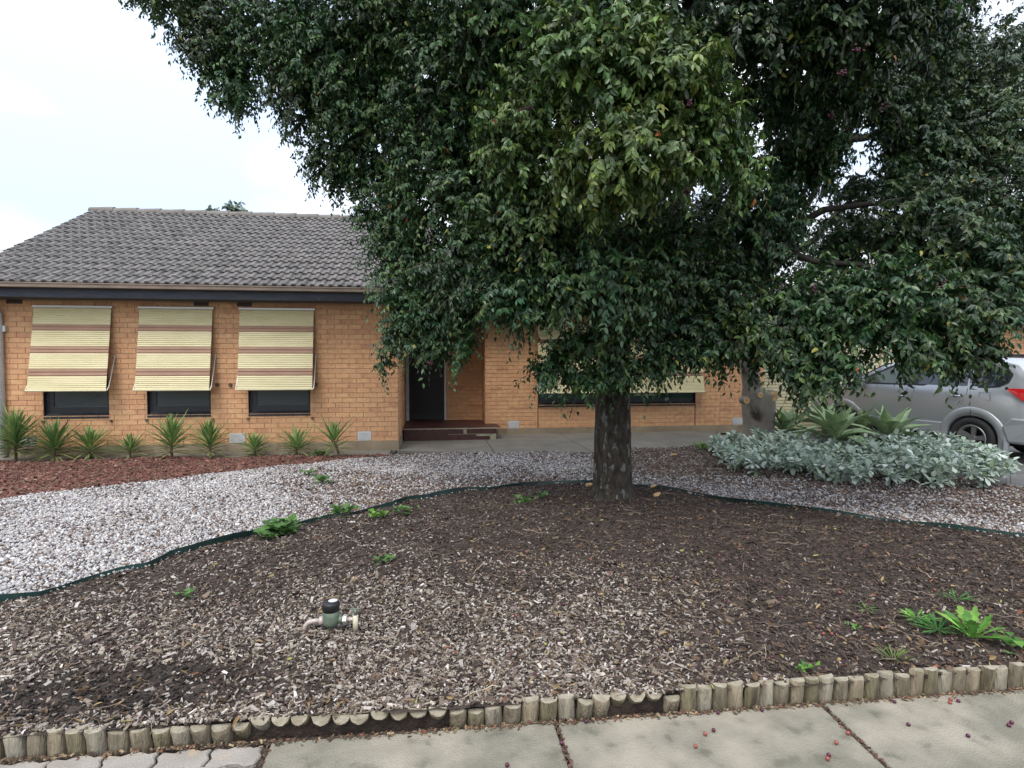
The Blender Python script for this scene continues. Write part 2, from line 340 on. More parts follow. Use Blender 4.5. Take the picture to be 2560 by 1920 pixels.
# footpath: big slabs to the right, interlocking pavers at the left
fp = empty('footpath'); fp['kind'] = 'structure'
joints = [(-.722, -.708), (.546, .546), (1.857, 1.800), (3.19, 3.06), (4.5, 4.3), (5.8, 5.6)]
for (a0, a1), (b0, b1) in zip(joints[:-1], joints[1:]):
    yb0, yb1 = float(log_y(a0)) - .022, float(log_y(b0)) - .022
    MB().prism([(a1 + .013, 1.3), (b1 - .003, 1.3), (b0 - .003, yb1), (a0 + .013, yb0)], -.15, -.1 + random.uniform(-.003, .003)).build('slab', M['concrete'], fp, bevel=.008)
def paver_mesh():              # a zigzag interlocking block
    L, W = .105, .06
    o = [(-L, -W), (-L * .45, -W - .014), (-L * .1, -W + .006), (L * .3, -W + .006), (L * .62, -W - .012), (L, -W),
         (L + .012, -W * .1), (L - .008, W * .4), (L, W), (L * .62, W - .012), (L * .3, W + .006), (-L * .1, W + .006), (-L * .45, W - .014), (-L, W), (-L - .008, W * .4), (-L + .012, -W * .1)]
    o = [(x * .965, y * .95) for x, y in o]
    return MB().prism(o, -.05, 0).mesh('paver', M['paver'])
pm = paver_mesh()
for r in range(9):
    for c_ in range(26):
        x = -.84 - c_ * .213 + (.105 if r % 2 else 0); y = 2.553 - r * .123 - .024 * (x + 1.8)
        if x > -.83: continue
        o = bpy.data.objects.new('paver', pm); link(o, fp); o.location = (x, y, -.1 + random.uniform(-.004, .003)); o.rotation_euler = (random.uniform(-.015, .015), random.uniform(-.015, .015), random.uniform(-.03, .03) + rad(-1.4))
        m_ = o.modifiers.new('b', 'BEVEL'); m_.width = .006; m_.segments = 1; m_.limit_method = 'ANGLE'
MB().prism([(-7, 1.3), (5.6, 1.3), (5.8, 2.5), (-7, 2.78)], -.143, -.122).build('bedding', M['soil'], fp)

# ------------------------------------------------------------------ house
house = empty('house', (-.62, 10.5, 0))
tag(house, 'orange brick house with grey tiled roof behind the gravel garden', 'house')
HL = Vector((-.62, 10.5, 0))
def hp(o): o.location = (o.location - HL) if o.parent is house else o.location; return o
def hpart(mb, name, m, parent=house, **k):
    o = mb.build(name, m, parent, **k)
    if parent is house: o.location = -HL
    return o
BL, BH, GAP = .24, .086, .010
def brick_grid(x0, x1, z0, z1, holes=(), phase=0.0, anchor=None):
    out = []; n = int(round((z1 - z0) / BH)); anchor = x1 if anchor is None else anchor
    for r in range(n):
        za = z0 + r * BH; zb = za + BH - GAP
        off = (BL / 2 if r % 2 else 0) + phase
        k0 = math.floor((x0 - anchor - off) / BL) - 1; x = anchor + off + k0 * BL
        while x < x1:
            spans = [(max(x, x0), min(x + BL, x1))]
            for (hx0, hx1, hz0, hz1) in holes:
                if zb > hz0 + .02 and za < hz1 - .02:
                    ns = []
                    for a, b in spans:
                        if b <= hx0 or a >= hx1: ns.append((a, b)); continue
                        if a < hx0: ns.append((a, hx0))
                        if b > hx1: ns.append((hx1, b))
                    spans = ns
            for a, b in spans:
                if b - a > .03: out.append((a + GAP / 2, b - GAP / 2, za, zb))
            x += BL
    return out
unit_brick = MB().add([(0, 0, 0), (1, 0, 0), (1, 0, 1), (0, 0, 1), (0, 1, 0), (1, 1, 0), (1, 1, 1), (0, 1, 1)],
                      [(0, 1, 2, 3), (1, 5, 6, 2), (4, 0, 3, 7), (3, 2, 6, 7), (4, 5, 1, 0)]).mesh('brick', M['brick'])
BD = .011
def bricks_joined(name, items, parent, xf=lambda p: p):
    V = []; Fc = []
    b = np.array([(0, 0, 0), (1, 0, 0), (1, 0, 1), (0, 0, 1), (0, 1, 0), (1, 1, 0), (1, 1, 1), (0, 1, 1)], float)
    f = np.array([(0, 1, 2, 3), (1, 5, 6, 2), (4, 0, 3, 7), (3, 2, 6, 7), (4, 5, 1, 0)])
    for i, (a, c, z0, z1) in enumerate(items):
        jy = random.uniform(-.0018, .0018)
        p = b * (c - a, BD - jy, z1 - z0) + (a, jy, z0); V.append(p); Fc.append(f + 8 * i)
    V = np.concatenate(V); V = np.array([xf(q) for q in V]) if xf else V
    o = mesh_np(name, V, np.concatenate(Fc), M['brick'], parent); o['kind'] = 'stuff'; return o

win = [(-6.376, -5.385, .655, 2.1), (-4.784, -3.778, .660, 2.1), (-3.159, -2.136, .660, 2.1)]
XL = -7.25
z_top = 2.59
vents_l = [(-6.75, -6.52, .17, .33), (-3.48, -3.23, .165, .332), (-1.33, -1.10, .165, .332)]
tvents = [PY(u, 753, WY)[0] for u in (36, 503, 611)]
holes_l = [w for w in win] + [(a, b, c, c + 2 * BH) for a, b, c, d in vents_l]
bl = brick_grid(XL, XC, .16, z_top, holes_l)
wall_l = MB()
for a, b, c_, d in [(XL, win[0][0], .1, 2.7)] + [(win[0][1], win[1][0], .1, 2.7), (win[1][1], win[2][0], .1, 2.7), (win[2][1], XC - .006, .1, 2.7)]: wall_l.box(a, b, WY + .009, WY + .11, c_, d)
for w in win:
    wall_l.box(w[0] + .0005, w[1] - .0005, WY + .009, WY + .11, .1, w[2] - .012); wall_l.box(w[0] + .0005, w[1] - .0005, WY + .009, WY + .11, w[3], 2.7)
wl = hpart(wall_l, 'front_wall', M['mortar'])
bl.sort(key=lambda q: (q[2] > 1.45, -(q[0] > -2.1), q[2]))
keep_s = bl[:296]; rest = bl[296:]
for a, b, z0, z1 in keep_s:
    o = bpy.data.objects.new('brick', unit_brick); link(o, wl); jy = random.uniform(-.0018, .0018)
    o.location = (a, WY + jy, z0); o.scale = (b - a, BD - jy, z1 - z0)
bricks_joined('brickwork', rest, wl, lambda q: (q[0], q[1] + WY, q[2]))
hpart(MB().box(XL - .02, XC + .012, WY - .012, WY + .1, -.08, .155), 'plinth', M['plinth'], bevel=.006)

def sub(mb, name, m, parent, **k): return mb.build(name, m, parent, **k)
# side wall of the left wing (return towards the porch)
swl = hpart(MB().box(XC - .11, XC - .009, WY + .02, WD + .1, .1, 2.7), 'side_wall', M['mortar'])
sb = brick_grid(0, WD - WY, .16, z_top, anchor=0, phase=-.12)
bricks_joined('brickwork', sb, swl, lambda q: (XC - q[1], WY + q[0] + .0015, q[2]))
hpart(MB().box(XC - .1, XC + .012, WY + .102, WD, -.08, .155), 'plinth', M['plinth'])
# door wall behind the porch
PF = .225
DX0, DX1 = PY(1023, 1051, WD)[0], PY(1111, 1051, WD)[0]
RX0 = PY(1213, 1070, WR)[0]
dwl = hpart(MB().box(XC - .2, DX0 - .07, WD + .009, WD + .11, .1, 2.7).box(DX1 + .05, RX0 + .2, WD + .009, WD + .11, .1, 2.7).box(DX0 - .07, DX1 + .05, WD + .009, WD + .11, 2.33, 2.7), 'door_wall', M['mortar'])
bricks_joined('brickwork', brick_grid(XC, RX0, PF, 2.6, [(DX0 - .07, DX1 + .05, 0, 2.3)]), dwl, lambda q: (q[0], q[1] + WD, q[2]))
fr = hpart(MB().box(DX0 - .065, DX0, WD - .02, WD + .08, PF, 2.32).box(DX1, DX1 + .045, WD - .02, WD + .08, PF, 2.32).box(DX0, DX1, WD - .02, WD + .08, 2.27, 2.32), 'door_frame', M['white'], bevel=.003)
do = hpart(MB().box(DX0, DX1, WD + .03, WD + .07, PF + .02, 2.27), 'door', M['door'])
sub(MB().box(DX0 + .01, DX0 + .05, WD + .015, WD + .03, PF + .02, 2.27).box(DX1 - .05, DX1 - .01, WD + .015, WD + .03, PF + .02, 2.27).box(DX0 + .05, DX1 - .05, WD + .015, WD + .03, PF + .95, PF + 1.05).box(DX0 + .05, DX1 - .05, WD + .015, WD + .03, PF + .02, PF + .14), 'screen_frame', M['black'], do)
sub(MB().lathe([(.0, -.03), (.022, -.03), (.022, 0)], (DX1 - .07, WD + .01, PF + 1.02), 10, 'y'), 'handle', M['alu'], do)
# porch
ps_ = hpart(MB().box(XC + .035, 1.27, 11.70, WR - .001, -.06, PF - .004).box(XC + .035, RX0 - .02, WR - .001, WD, -.06, PF - .004), 'porch', M['porch'])
sub(MB().box(XC + .02, 1.285, 11.685, 11.73, PF - .016, PF), 'nosing', M['patch'], ps_)
trows = MB()
x = XC + .04
while x < 1.26:
    w_ = min(.108, 1.265 - x)
    if not (.55 < x < .66): trows.box(x, x + w_ - .005, 11.692, 11.70, PF - .115, PF - .022)
    if not (.78 < x < 1.3): trows.box(x, x + w_ - .005, 11.694, 11.70, -.04, PF - .125)
    elif x < 1.1: trows.box(x, x + w_ - .005, 11.694, 11.70, -.04, .055)
    x += .108
q = sub(trows, 'riser_tiles', M['porch'], ps_); q['kind'] = 'stuff'
sub(MB().box(.555, .665, 11.6965, 11.6995, PF - .115, PF - .022).box(.3, 1.265, 11.6962, 11.6995, PF - .128, PF - .118).box(.86, 1.265, 11.697, 11.6995, .06, PF - .13).box(1.12, 1.265, 11.6973, 11.6995, -.04, .058), 'bare_mortar', M['patch'], ps_)
ftl = MB(); x = XC + .04
while x < 1.25:
    y = 11.74
    while y < WD - .05:
        if not (y > WR - .15 and x > RX0 - .1): ftl.box(x, x + .145, y, y + .145, PF - .004, PF + .003)
        y += .15
    x += .15
q = sub(ftl, 'floor_tiles', M['porch'], ps_); q['kind'] = 'stuff'

# right wing wall
ZR = .11
wx0, wx1 = PY(1345, 1012, WR)[0], PY(1738, 1012, WR)[0]; XR = PY(1909, 1000, WR)[0]
wzb = .60
rv = [(PY(1271, 1060, WR)[0], PY(1297, 1060, WR)[0]), (PY(1831, 1055, WR)[0], PY(1856, 1055, WR)[0])]
NR = int((2.6 - ZR) / BH)
wr = MB().box(RX0 + .009, wx0, WR + .009, WR + .11, .05, 2.7).box(wx1, XR - .006, WR + .009, WR + .11, .05, 2.7).box(wx0, wx1, WR + .009, WR + .11, .05, wzb).box(wx0, wx1, WR + .009, WR + .11, 2.1, 2.7).box(RX0 + .009, RX0 + .1, WR + .11, WD, .1, 2.7)
wrp = hpart(wr, 'side_wing_wall', M['mortar'])
hol = [(wx0 - .004, wx0 + .012, 0, .62), (wx1 - .012, wx1 + .004, 0, .62), (wx0, wx1, wzb, 2.1)] + [(a, b, ZR, ZR + 2 * BH) for a, b in rv]
bricks_joined('brickwork', brick_grid(RX0, XR, ZR, ZR + NR * BH, hol, anchor=wx1), wrp, lambda q: (q[0], q[1] + WR, q[2]))
bricks_joined('return_brickwork', brick_grid(0.012, WD - WR, PF, PF + 27 * BH, anchor=0), wrp, lambda q: (RX0 + q[1], WR + q[0], q[2]))
hpart(MB().box(1.275, XR + .01, WR - .012, WR + .1, -.08, ZR - .005), 'plinth', M['plinth'], bevel=.006)
hpart(MB().box(XR - .11, XR - .006, WR + .11, 18, -.1, 2.7), 'end_wall', M['mortar'])

hpart(MB().box(wx0 - .006, wx0 + .004, WR - .002, WR + .008, ZR, wzb).box(wx1 - .004, wx1 + .006, WR - .002, WR + .008, ZR, wzb), 'expansion_joint', M['black'])
# windows
def window(x0, x1, z0, z1, wy, green=False):
    f = hpart(MB().box(x0, x1, wy + .055, wy + .10, z0, z0 + .05).box(x0, x0 + .045, wy + .055, wy + .10, z0 + .05, z1).box(x1 - .045, x1, wy + .055, wy + .10, z0 + .05, z1).box(x0 + .045, x1 - .045, wy + .055, wy + .10, z1 - .05, z1), 'window', M['frame'])
    # sloping dark sill and reveals
    s_ = MB().add([(x0 - .004, wy - .012, z0 - .012), (x1 + .004, wy - .012, z0 - .012), (x1 + .004, wy + .055, z0 + .05), (x0 - .004, wy + .055, z0 + .05), (x0 - .004, wy - .012, z0 - .034), (x1 + .004, wy - .012, z0 - .034), (x1 + .004, wy + .055, z0 - .034), (x0 - .004, wy + .055, z0 - .034)],
                  [(0, 1, 2, 3), (4, 5, 1, 0), (7, 6, 5, 4)])
    sub(s_, 'sill', M['frame'], f)
    sub(MB().box(x0, x0 + .004, wy, wy + .055, z0, z1).box(x1 - .004, x1, wy, wy + .055, z0, z1), 'reveal', M['frame'], f)
    if not green:
        sub(MB().box(x0 + .045, x1 - .045, wy + .062, wy + .085, z0 + .05, z0 + .15).box(x0 + .045, x0 + .12, wy + .062, wy + .085, z0 + .15, z1 - .05), 'sash', M['frame'], f)
        sub(MB().box(x0 + .12, x1 - .045, wy + .075, wy + .08, z0 + .15, z1 - .05), 'pane', M['glass'], f)
        sub(MB().box(x0 + .12, x1 - .05, wy + .105, wy + .11, z0 + .1, z1), 'blind', M['blind'], f)
        sub(MB().box(x0 + .119, x1 - .044, wy + .068, wy + .0745, z0 + .15, z0 + .157), 'bead', M['blind'], f)
    else:
        sub(MB().box(x0 + .045, x1 - .045, wy + .07, wy + .085, z0 + .14, z1 - .05), 'pane', M['gglass'], f)
        sub(MB().box(x0 + .045, x1 - .045, wy + .062, wy + .1, z0 + .05, z0 + .14), 'sash', M['frame'], f)
        sub(MB().box(x0 + 1.0, x0 + 1.5, wy + .03, wy + .06, z0 + .2, z0 + .245).box(x0 + 2.2, x0 + 2.7, wy + .03, wy + .06, z0 + .2, z0 + .245), 'bracket', M['patch'], f)
    return f
wobj = [window(*w, WY) for w in win]
window(wx0, wx1, wzb, 2.1, WR, True)
pts = [(-6.36 + t * 1.0 * .82, WY + .03, .95 - .13 * math.sin(math.pi * min(1, t * 1.0)) * (1 - .3 * t) + .06 * t) for t in np.linspace(0, 1, 12)]
sub(MB().tube(pts, .0035, 5), 'cord', M['blind'], wobj[0])
for w in win:
    hpart(MB().box(w[0] - .03, w[0] + .01, WY - .03, WY - .002, w[2] - .10, w[2] - .06).box(w[1] + .02, w[1] + .05, WY - .03, WY - .002, w[2] - .10, w[2] - .06), 'awning_cleat', M['twig'])
# vents
def vent(x0, x1, z0, z1, wy):
    v = hpart(MB().box(x0 - .002, x1 + .002, wy - .008, wy + .02, z0, z1), 'vent', M['white'], bevel=.003)
    b = MB()
    for i in range(6):
        for j in range(9): b.box(x0 + .02 + j * (x1 - x0 - .04) / 9, x0 + .02 + (j + .62) * (x1 - x0 - .04) / 9, wy - .0095, wy - .0085, z0 + .018 + i * (z1 - z0 - .03) / 6, z0 + .018 + (i + .5) * (z1 - z0 - .03) / 6)
    sub(b, 'vent_grille', M['alu'], v)
for a, b, c_, d in vents_l: vent(a, b, c_, c_ + 2 * BH - .008, WY)
for a, b in rv: vent(a, b, ZR, ZR + 2 * BH - .008, WR)
for x in tvents:
    o = hpart(MB().box(x - .12, x + .12, WY - .004, WY + .01, 2.51, 2.575), 'vent', M['porch'])
    sub(MB().box(x - .11, x + .11, WY - .007, WY - .0045, 2.555, 2.57).box(x - .11, x + .11, WY - .007, WY - .0045, 2.53, 2.545), 'louvre', M['black'], o)
# downpipe and meter conduit box at the left corner
dp = PY(2, 900, WY - .05)[0]
hpart(MB().tube([(dp, WY - .05, .02), (dp, WY - .05, 2.35), (dp - .02, WY - .2, 2.58), (dp - .02, WY - .4, 2.66)], .045, 12), 'downpipe', M['white'], smooth=True)
cb_ = PY(11, 822, WY)
hpart(MB().box(cb_[0] - .04, cb_[0] + .045, WY - .06, WY - .002, cb_[2] - .05, cb_[2] + .05), 'junction_box', M['white'], bevel=.006)

# roof
EY, EZ, RY, RZ = WY - .45, 2.80, 14.13, 4.90
VX = -7.48
pit = math.atan2(RZ - EZ, RY - EY); SL = math.hypot(RY - EY, RZ - EZ)
roof = hpart(MB().add([(VX + .02, EY, EZ - .03), (-.25, EY, EZ - .03), (-.25, RY, RZ - .03), (VX + .02, RY, RZ - .03), (VX + .02, RY + 4, EZ - .03), (-.25, RY + 4, EZ - .03)],
                      [(0, 1, 2, 3), (3, 2, 5, 4), (0, 3, 4), (1, 5, 2)]), 'roof', M['soffit'])
def tile_mesh():
    w = .30; L = .335; pr = []
    for k in range(2):
        x = k * .15
        pr += [(x, 0), (x + .055, .0), (x + .075, .028), (x + .125, .028), (x + .145, 0)]
    pr.append((w - .002, 0)); n = len(pr)
    v = [(x, 0, z + .034) for x, z in pr] + [(x, L, z * 1.0 + .006) for x, z in pr] + [(x, .002, z + .004) for x, z in pr]
    f = [(i, i + 1, n + i + 1, n + i) for i in range(n - 1)] + [(2 * n + i, 2 * n + i + 1, i + 1, i) for i in range(n - 1)]
    return v, f
tv, tf = tile_mesh(); tile_me = MB().add(tv, tf).mesh('tile', M['tile'])
rot = Matrix.Rotation(pit, 4, 'X'); NROW = 15; gau = SL / NROW
single, joined = [], []
for r in range(NROW):
    for c_ in range(25):
        x = VX + c_ * .30
        p = (x, EY + math.cos(pit) * r * gau - .02, EZ + math.sin(pit) * r * gau - .005)
        px = proj(p)[0]
        (single if px < 900 and px > -110 else joined).append(p)
single = sorted(single, key=lambda p: p[1])
joined += single[298:]; single = single[:298]
for p in single:
    o = bpy.data.objects.new('tile', tile_me); link(o, roof)
    o.matrix_local = Matrix.Translation(Vector(p)) @ rot @ Matrix.Rotation(random.uniform(-.006, .006), 4, 'Z')
TV = np.array(tv); TF = np.array(tf); R3 = np.array(rot.to_3x3())
o = mesh_np('roof_tiles', np.concatenate([TV @ R3.T + np.array(p) for p in joined]), np.concatenate([TF + len(TV) * i for i in range(len(joined))]), M['tile'], roof); o['kind'] = 'stuff'
rc = MB(); n = 9
for j in (0, 1):
    y0 = j * .5
    for i in range(n):
        a = math.pi * i / (n - 1); rr = .12 if j == 0 else .13; rc.v.append((y0, rr * math.cos(a), .10 * math.sin(a) * (1 if j == 0 else 1.25)))
for i in range(n - 1): rc.f.append((i, i + 1, n + i + 1, n + i))
rc.f.append(tuple(range(n, 2 * n))); rc.f.append(tuple(range(n - 1, -1, -1)))
ridge_me = rc.mesh('ridge_tile', M['ridge'])
for i in range(15):
    o = bpy.data.objects.new('ridge_tile', ridge_me); link(o, roof); o.location = (VX - .02 + i * .485, RY, RZ - .015)
# gutter, fascia, soffit
hpart(MB().box(VX - .03, XC + .42, EY - .09, EY + .02, EZ - .075, EZ - .005).box(VX - .03, XC + .42, EY - .1, EY - .09, EZ - .02, EZ + .0), 'gutter', M['gutter'], bevel=.006)
hpart(MB().box(VX, XC + .4, EY + .021, EY + .045, EZ - .215, EZ - .03), 'fascia', M['fascia'])
hpart(MB().box(VX, XC + .4, EY + .046, WY + .1, EZ - .215, EZ - .205), 'soffit', M['soffit'])
# roof of the right wing, set back
E2, R2, Z2 = WR - .5, 16.9, 4.75
r2 = hpart(MB().add([(-.9, E2, EZ - .03), (9.0, E2, EZ - .03), (9.0, R2, Z2), (-.9, R2, Z2), (-.9, R2 + 4, EZ - .03), (9.0, R2 + 4, EZ - .03)], [(0, 1, 2, 3), (3, 2, 5, 4), (0, 3, 4), (1, 5, 2)]), 'rear_roof', M['tile'])
p2 = math.atan2(Z2 - EZ, R2 - E2); R32 = np.array(Matrix.Rotation(p2, 3, 'X')); it = []
for r in range(int(math.hypot(Z2 - EZ, R2 - E2) / .31)):
    for c_ in range(33): it.append(TV @ R32.T + np.array((-.9 + c_ * .3, E2 + math.cos(p2) * r * .31 - .02, EZ + math.sin(p2) * r * .31 - .005)))
o = mesh_np('roof_tiles', np.concatenate(it), np.concatenate([TF + len(TV) * i for i in range(len(it))]), M['tile'], r2); o['kind'] = 'stuff'
hpart(MB().box(XC + .45, 9.0, E2 - .09, E2 + .02, EZ - .075, EZ - .005), 'gutter', M['gutter'])
hpart(MB().box(XC, 9.0, E2 + .021, E2 + .045, EZ - .215, EZ - .03), 'fascia', M['fascia'])
hpart(MB().box(XC, 9.0, E2 + .046, WR + .1, EZ - .215, EZ - .205), 'soffit', M['soffit'])
hpart(MB().box(XL, XL + .1, WY + .12, 17.5, -.1, 2.7).box(XL + .1, 9, 17.5, 17.6, -.1, 2.7), 'back_wall', M['mortar'])

# awnings -------------------------------------------------------------
def awning(x0, x1, zt, zb, wy, out, bands, label, group, arms=(True, True)):
    t = empty('awning', ((x0 + x1) / 2, wy, zt)); tag(t, label, 'awning', group)
    hw = (x1 - x0) / 2
    def pt(f):   # fraction from top to bottom -> (y, z) on the sloping sheet
        return (-.05 - (out - .05) * f ** 1.08, (zb - zt) * f)
    def sheet(f0, f1, name, m, rib):
        n = max(2, int(round((f1 - f0) * (zt - zb) / rib))); b = MB(); prof = []
        for i in range(n):
            for s_, dd in ((0, 0), (.72, -.009), (.80, -.002)):
                f = f0 + (f1 - f0) * (i + s_) / n; y, z = pt(f); prof.append((y + dd, z))
        y, z = pt(f1); prof.append((y, z))
        for (y, z) in prof: b.v += [(-hw, y, z), (hw, y, z)]
        for (y, z) in prof: b.v += [(-hw, y + .012, z), (hw, y + .012, z)]
        k = len(prof)
        for i in range(k - 1):
            b.f.append((2 * i, 2 * i + 2, 2 * i + 3, 2 * i + 1)); b.f.append((2 * k + 2 * i, 2 * k + 2 * i + 1, 2 * k + 2 * i + 3, 2 * k + 2 * i + 2))
            b.f.append((2 * i, 2 * k + 2 * i, 2 * k + 2 * i + 2, 2 * i + 2)); b.f.append((2 * i + 1, 2 * i + 3, 2 * k + 2 * i + 3, 2 * k + 2 * i + 1))
        return b.build(name, m, t)
    for i in range(len(bands) - 1):
        sheet(bands[i], bands[i + 1], 'brown_band' if i % 2 else 'cream_band', M['awn_b'] if i % 2 else M['awn_c'], .033 if i % 2 == 0 else .05)
    MB().box(-hw - .02, hw + .02, -.06, -.005, .005, .035).build('top_rail', M['alu'], t)
    MB().tube([(-hw - .015, -out - .008, zb - zt - .012), (hw + .015, -out - .008, zb - zt - .012)], .016, 8).build('bottom_bar', M['cream'], t)
    for s_, on in ((-1, arms[0]), (1, arms[1])):
        if on:
            xa = s_ * (hw + .022)
            a = MB().tube([(xa, -.02, (zb - zt) + .54), (xa, -out * .8, (zb - zt) + .06), (xa, -out - .005, zb - zt - .01)], .009, 6).build('arm', M['alu'], t)
            MB().box(xa - .012, xa + .012, -.03, -.004, (zb - zt) + .51, (zb - zt) + .58).build('bracket', M['alu'], a)
    return t
bands = [0, .205, .283, .474, .559, .748, .838, 1]
G3 = 'roll-down awnings on the left wing'
aw1 = awning(-6.451, -5.283, 2.45, 1.11, WY, .27, bands, 'cream and brown striped awning over the leftmost window', G3)
aw2 = awning(-4.85, -3.70, 2.45, 1.11, WY, .27, bands, 'cream and brown striped awning over the middle of the three small windows', G3)
aw3 = awning(-3.26, -2.046, 2.45, 1.11, WY, .27, bands, 'cream and brown striped awning over the small window nearest the front door', G3)
xa0, xa1 = PY(1347, 980, WR - .2)[0], PY(1759, 980, WR - .2)[0]
awning(xa0, xa1, 2.35, .90, WR, .22, [0, .2, .26, .46, .52, .70, .76, .77 + .01, 1][:7] + [1], 'wide cream and brown awning over the long window behind the tree trunk', None)
fl = MB().lathe([(.0, -.02), (.03, -.02), (.035, 0), (.0, .0)], (0, 0, 0), 10, 'y')
for x in (PY(576, 957, WY)[0], PY(789, 962, WY)[0], PY(543, 965, WY)[0]):
    hpart(MB().lathe([(.0, -.03), (.028, -.03), (.036, -.003), (.0, -.003)], (x, WY, 1.17), 10, 'y'), 'cord_hook', M['twig'])

# garage with roller door, beige post; neighbour ---------------------------------
gx0, gx1 = XR + .02, PY(2203, 950, WR + .25)[0]
ga = empty('garage', (gx0, WR + .25, 0)); tag(ga, 'cream garage with ribbed roller door behind the silver car', 'garage')
def gpart(mb, name, m, parent=None):
    o = mb.build(name, m, parent or ga)
    if parent is None: o.location = (-gx0, -(WR + .25), 0)
    return o
rd = gpart(MB().box(gx0, gx1, WR + .32, WR + .34, -.12, 2.3), 'roller_door', M['patch'])  # backing in darker tan, so the shade between slats is in its colour
sl = MB().box(-.5 * (gx1 - gx0), .5 * (gx1 - gx0), -.022, 0, .009, .066).mesh('slat', M['cream'])
for i in range(32):
    o = bpy.data.objects.new('slat', sl); link(o, rd); o.location = ((gx0 + gx1) / 2, WR + .32, -.11 + i * .075)
gpart(MB().box(gx1, gx1 + .34, WR + .25, WR + .5, -.12, 2.5).box(gx1 + .34, gx1 + .43, WR + .27, WR + .5, -.12, 2.5), 'post', M['cream'])
gpart(MB().box(gx1 + .43, gx1 + 1.3, WR + .30, WR + .5, -.12, 2.5), 'side_panel', M['cream'])
gpart(MB().box(gx0, gx1 + 1.3, WR + .2, WR + .5, 2.5, 2.75).box(gx0, gx1 + 1.3, WR + .5, 17, 2.62, 2.7), 'lintel', M['cream'])
nb = empty('neighbour_house', (17.5, 16, 0)); tag(nb, 'orange brick house beyond the driveway at the far right edge', 'house')
MB().box(-3.0, 8, 0, 6, -.1, 2.9).build('wall', M['obrick'], nb)
nbk = []
for r in range(34):
    for c_ in range(30): nbk.append((-3.0 + c_ * .24 + (.12 if r % 2 else 0), -2.76 + c_ * .24 - .012 + (.12 if r % 2 else 0), r * .086, r * .086 + .076))
o = bricks_joined('brickwork', nbk, nb, lambda q: (q[0], q[1] - .011, q[2]))
MB().add([(-3.5, -.6, 2.8), (8.6, -.6, 2.8), (8.6, 3, 4.6), (-3.5, 3, 4.6), (-3.5, 6.6, 2.8), (8.6, 6.6, 2.8)], [(0, 1, 2, 3), (3, 2, 5, 4), (0, 3, 4), (1, 5, 2)]).build('roof', M['tile'], nb)
fn = empty('boundary_fence', (13.2, 12, 0)); tag(fn, 'dark metal fence between the driveway and the neighbouring brick house', 'fence')
for i in range(6): MB().box(i * 1.2, i * 1.2 + .06, 0, .06, -.12, 1.72).build('post', M['black'], fn)
MB().box(0, 6.1, .015, .045, 1.66, 1.70).box(0, 6.1, .015, .045, .2, .24).build('rail', M['black'], fn)

# ------------------------------------------------------------------ car
car = empty('parked_car', (0, 0, 0)); tag(car, 'silver four-wheel-drive wagon parked on the driveway beside the garage', 'car')
rw = G(2424, 1148, -.116); fw = np.array([8.613, 11.22, -.116])
dv = fw - rw; dv[2] = 0; dv /= np.linalg.norm(dv)
ang = math.atan2(dv[1], dv[0]); nl = np.array([-dv[1], dv[0], 0])
car.location = rw - nl * .90; car.rotation_euler = (0, 0, ang)
CI = np.array(Matrix.Translation(car.location) @ Matrix.Rotation(ang, 4, 'Z')); CIi = np.linalg.inv(CI)
def car_uw(u, v, off=.89):     # point of the car's left side plane seen at (u, v)
    o = CIi @ np.append(CP, 1); d = CIi[:3, :3] @ ray(u, v); t = (off - o[1]) / d[1]; p = o[:3] + d * t; return p[0], p[2]
WB = 2.5
ust = np.array([-.86, -.84, -.78, -.68, -.55, -.4, -.2, 0, .3, .6, .9, 1.2, 1.5, 1.75, 1.95, 2.15, 2.35, 2.55, 2.75, 3.0, 3.2, 3.35, 3.47, 3.54])
def ip(x, xs, ys): return float(np.interp(x, xs, ys))
def wtop(u): return ip(u, [-.86, -.84, -.78, -.68, -.55, -.3, .2, .9, 1.35, 1.7, 2.45, 2.6, 3.0, 3.35, 3.54], [.85, 1.12, 1.30, 1.52, 1.64, 1.70, 1.735, 1.735, 1.71, 1.63, 1.245, 1.20, 1.15, 1.03, .78])
def halfw(u): return ip(u, [-.86, -.8, -.65, -.3, 0, 2.3, 2.8, 3.2, 3.45, 3.54], [.72, .80, .86, .89, .90, .90, .885, .83, .74, .62])
BELT = 1.20
def side_v(u, w): return .965 * halfw(u) - (.36 * (w - BELT) if w > BELT else 0)
lev = [(.34, .93), (.44, .97), (.60, .985), (.78, 1.0), (.95, 1.0), (1.08, .99), (BELT, .965)]
rings = []
for u in ust:
    T = wtop(u); W_ = halfw(u); s_ = min(1.0, (T - .05 - .34) / (BELT - .34)); r = []
    for w, k in lev: r.append((u, W_ * k, .34 + (w - .34) * s_))
    b = r[-1][2]
    for t in (.3, .6, .85):
        w = b + (T - b) * t; r.append((u, r[6][1] - .36 * (w - b), w))
    vt = r[-1][1]; r.append((u, vt - .035, T - .012)); r.append((u, vt * .75, T + .012)); r.append((u, vt * .35, T + .03)); r.append((u, 0, T + .033))
    full = r + [(a, -b_, c_) for a, b_, c_ in r[-2::-1]]
    rings.append(full)
n = len(rings[0]); bm = MB(); bm.v = [p for r in rings for p in r]
for i in range(len(rings) - 1):
    for j in range(n): bm.f.append((i * n + j, i * n + (j + 1) % n, (i + 1) * n + (j + 1) % n, (i + 1) * n + j))
bm.f.append(tuple(range(n))); bm.f.append(tuple((len(rings) - 1) * n + j for j in range(n - 1, -1, -1)))
body = bm.build('body', M['paint'], car, smooth=True)
import bmesh
def fixn(o):
    b = bmesh.new(); b.from_mesh(o.data); bmesh.ops.recalc_face_normals(b, faces=b.faces); b.to_mesh(o.data); b.free()
fixn(body)
cut = MB()
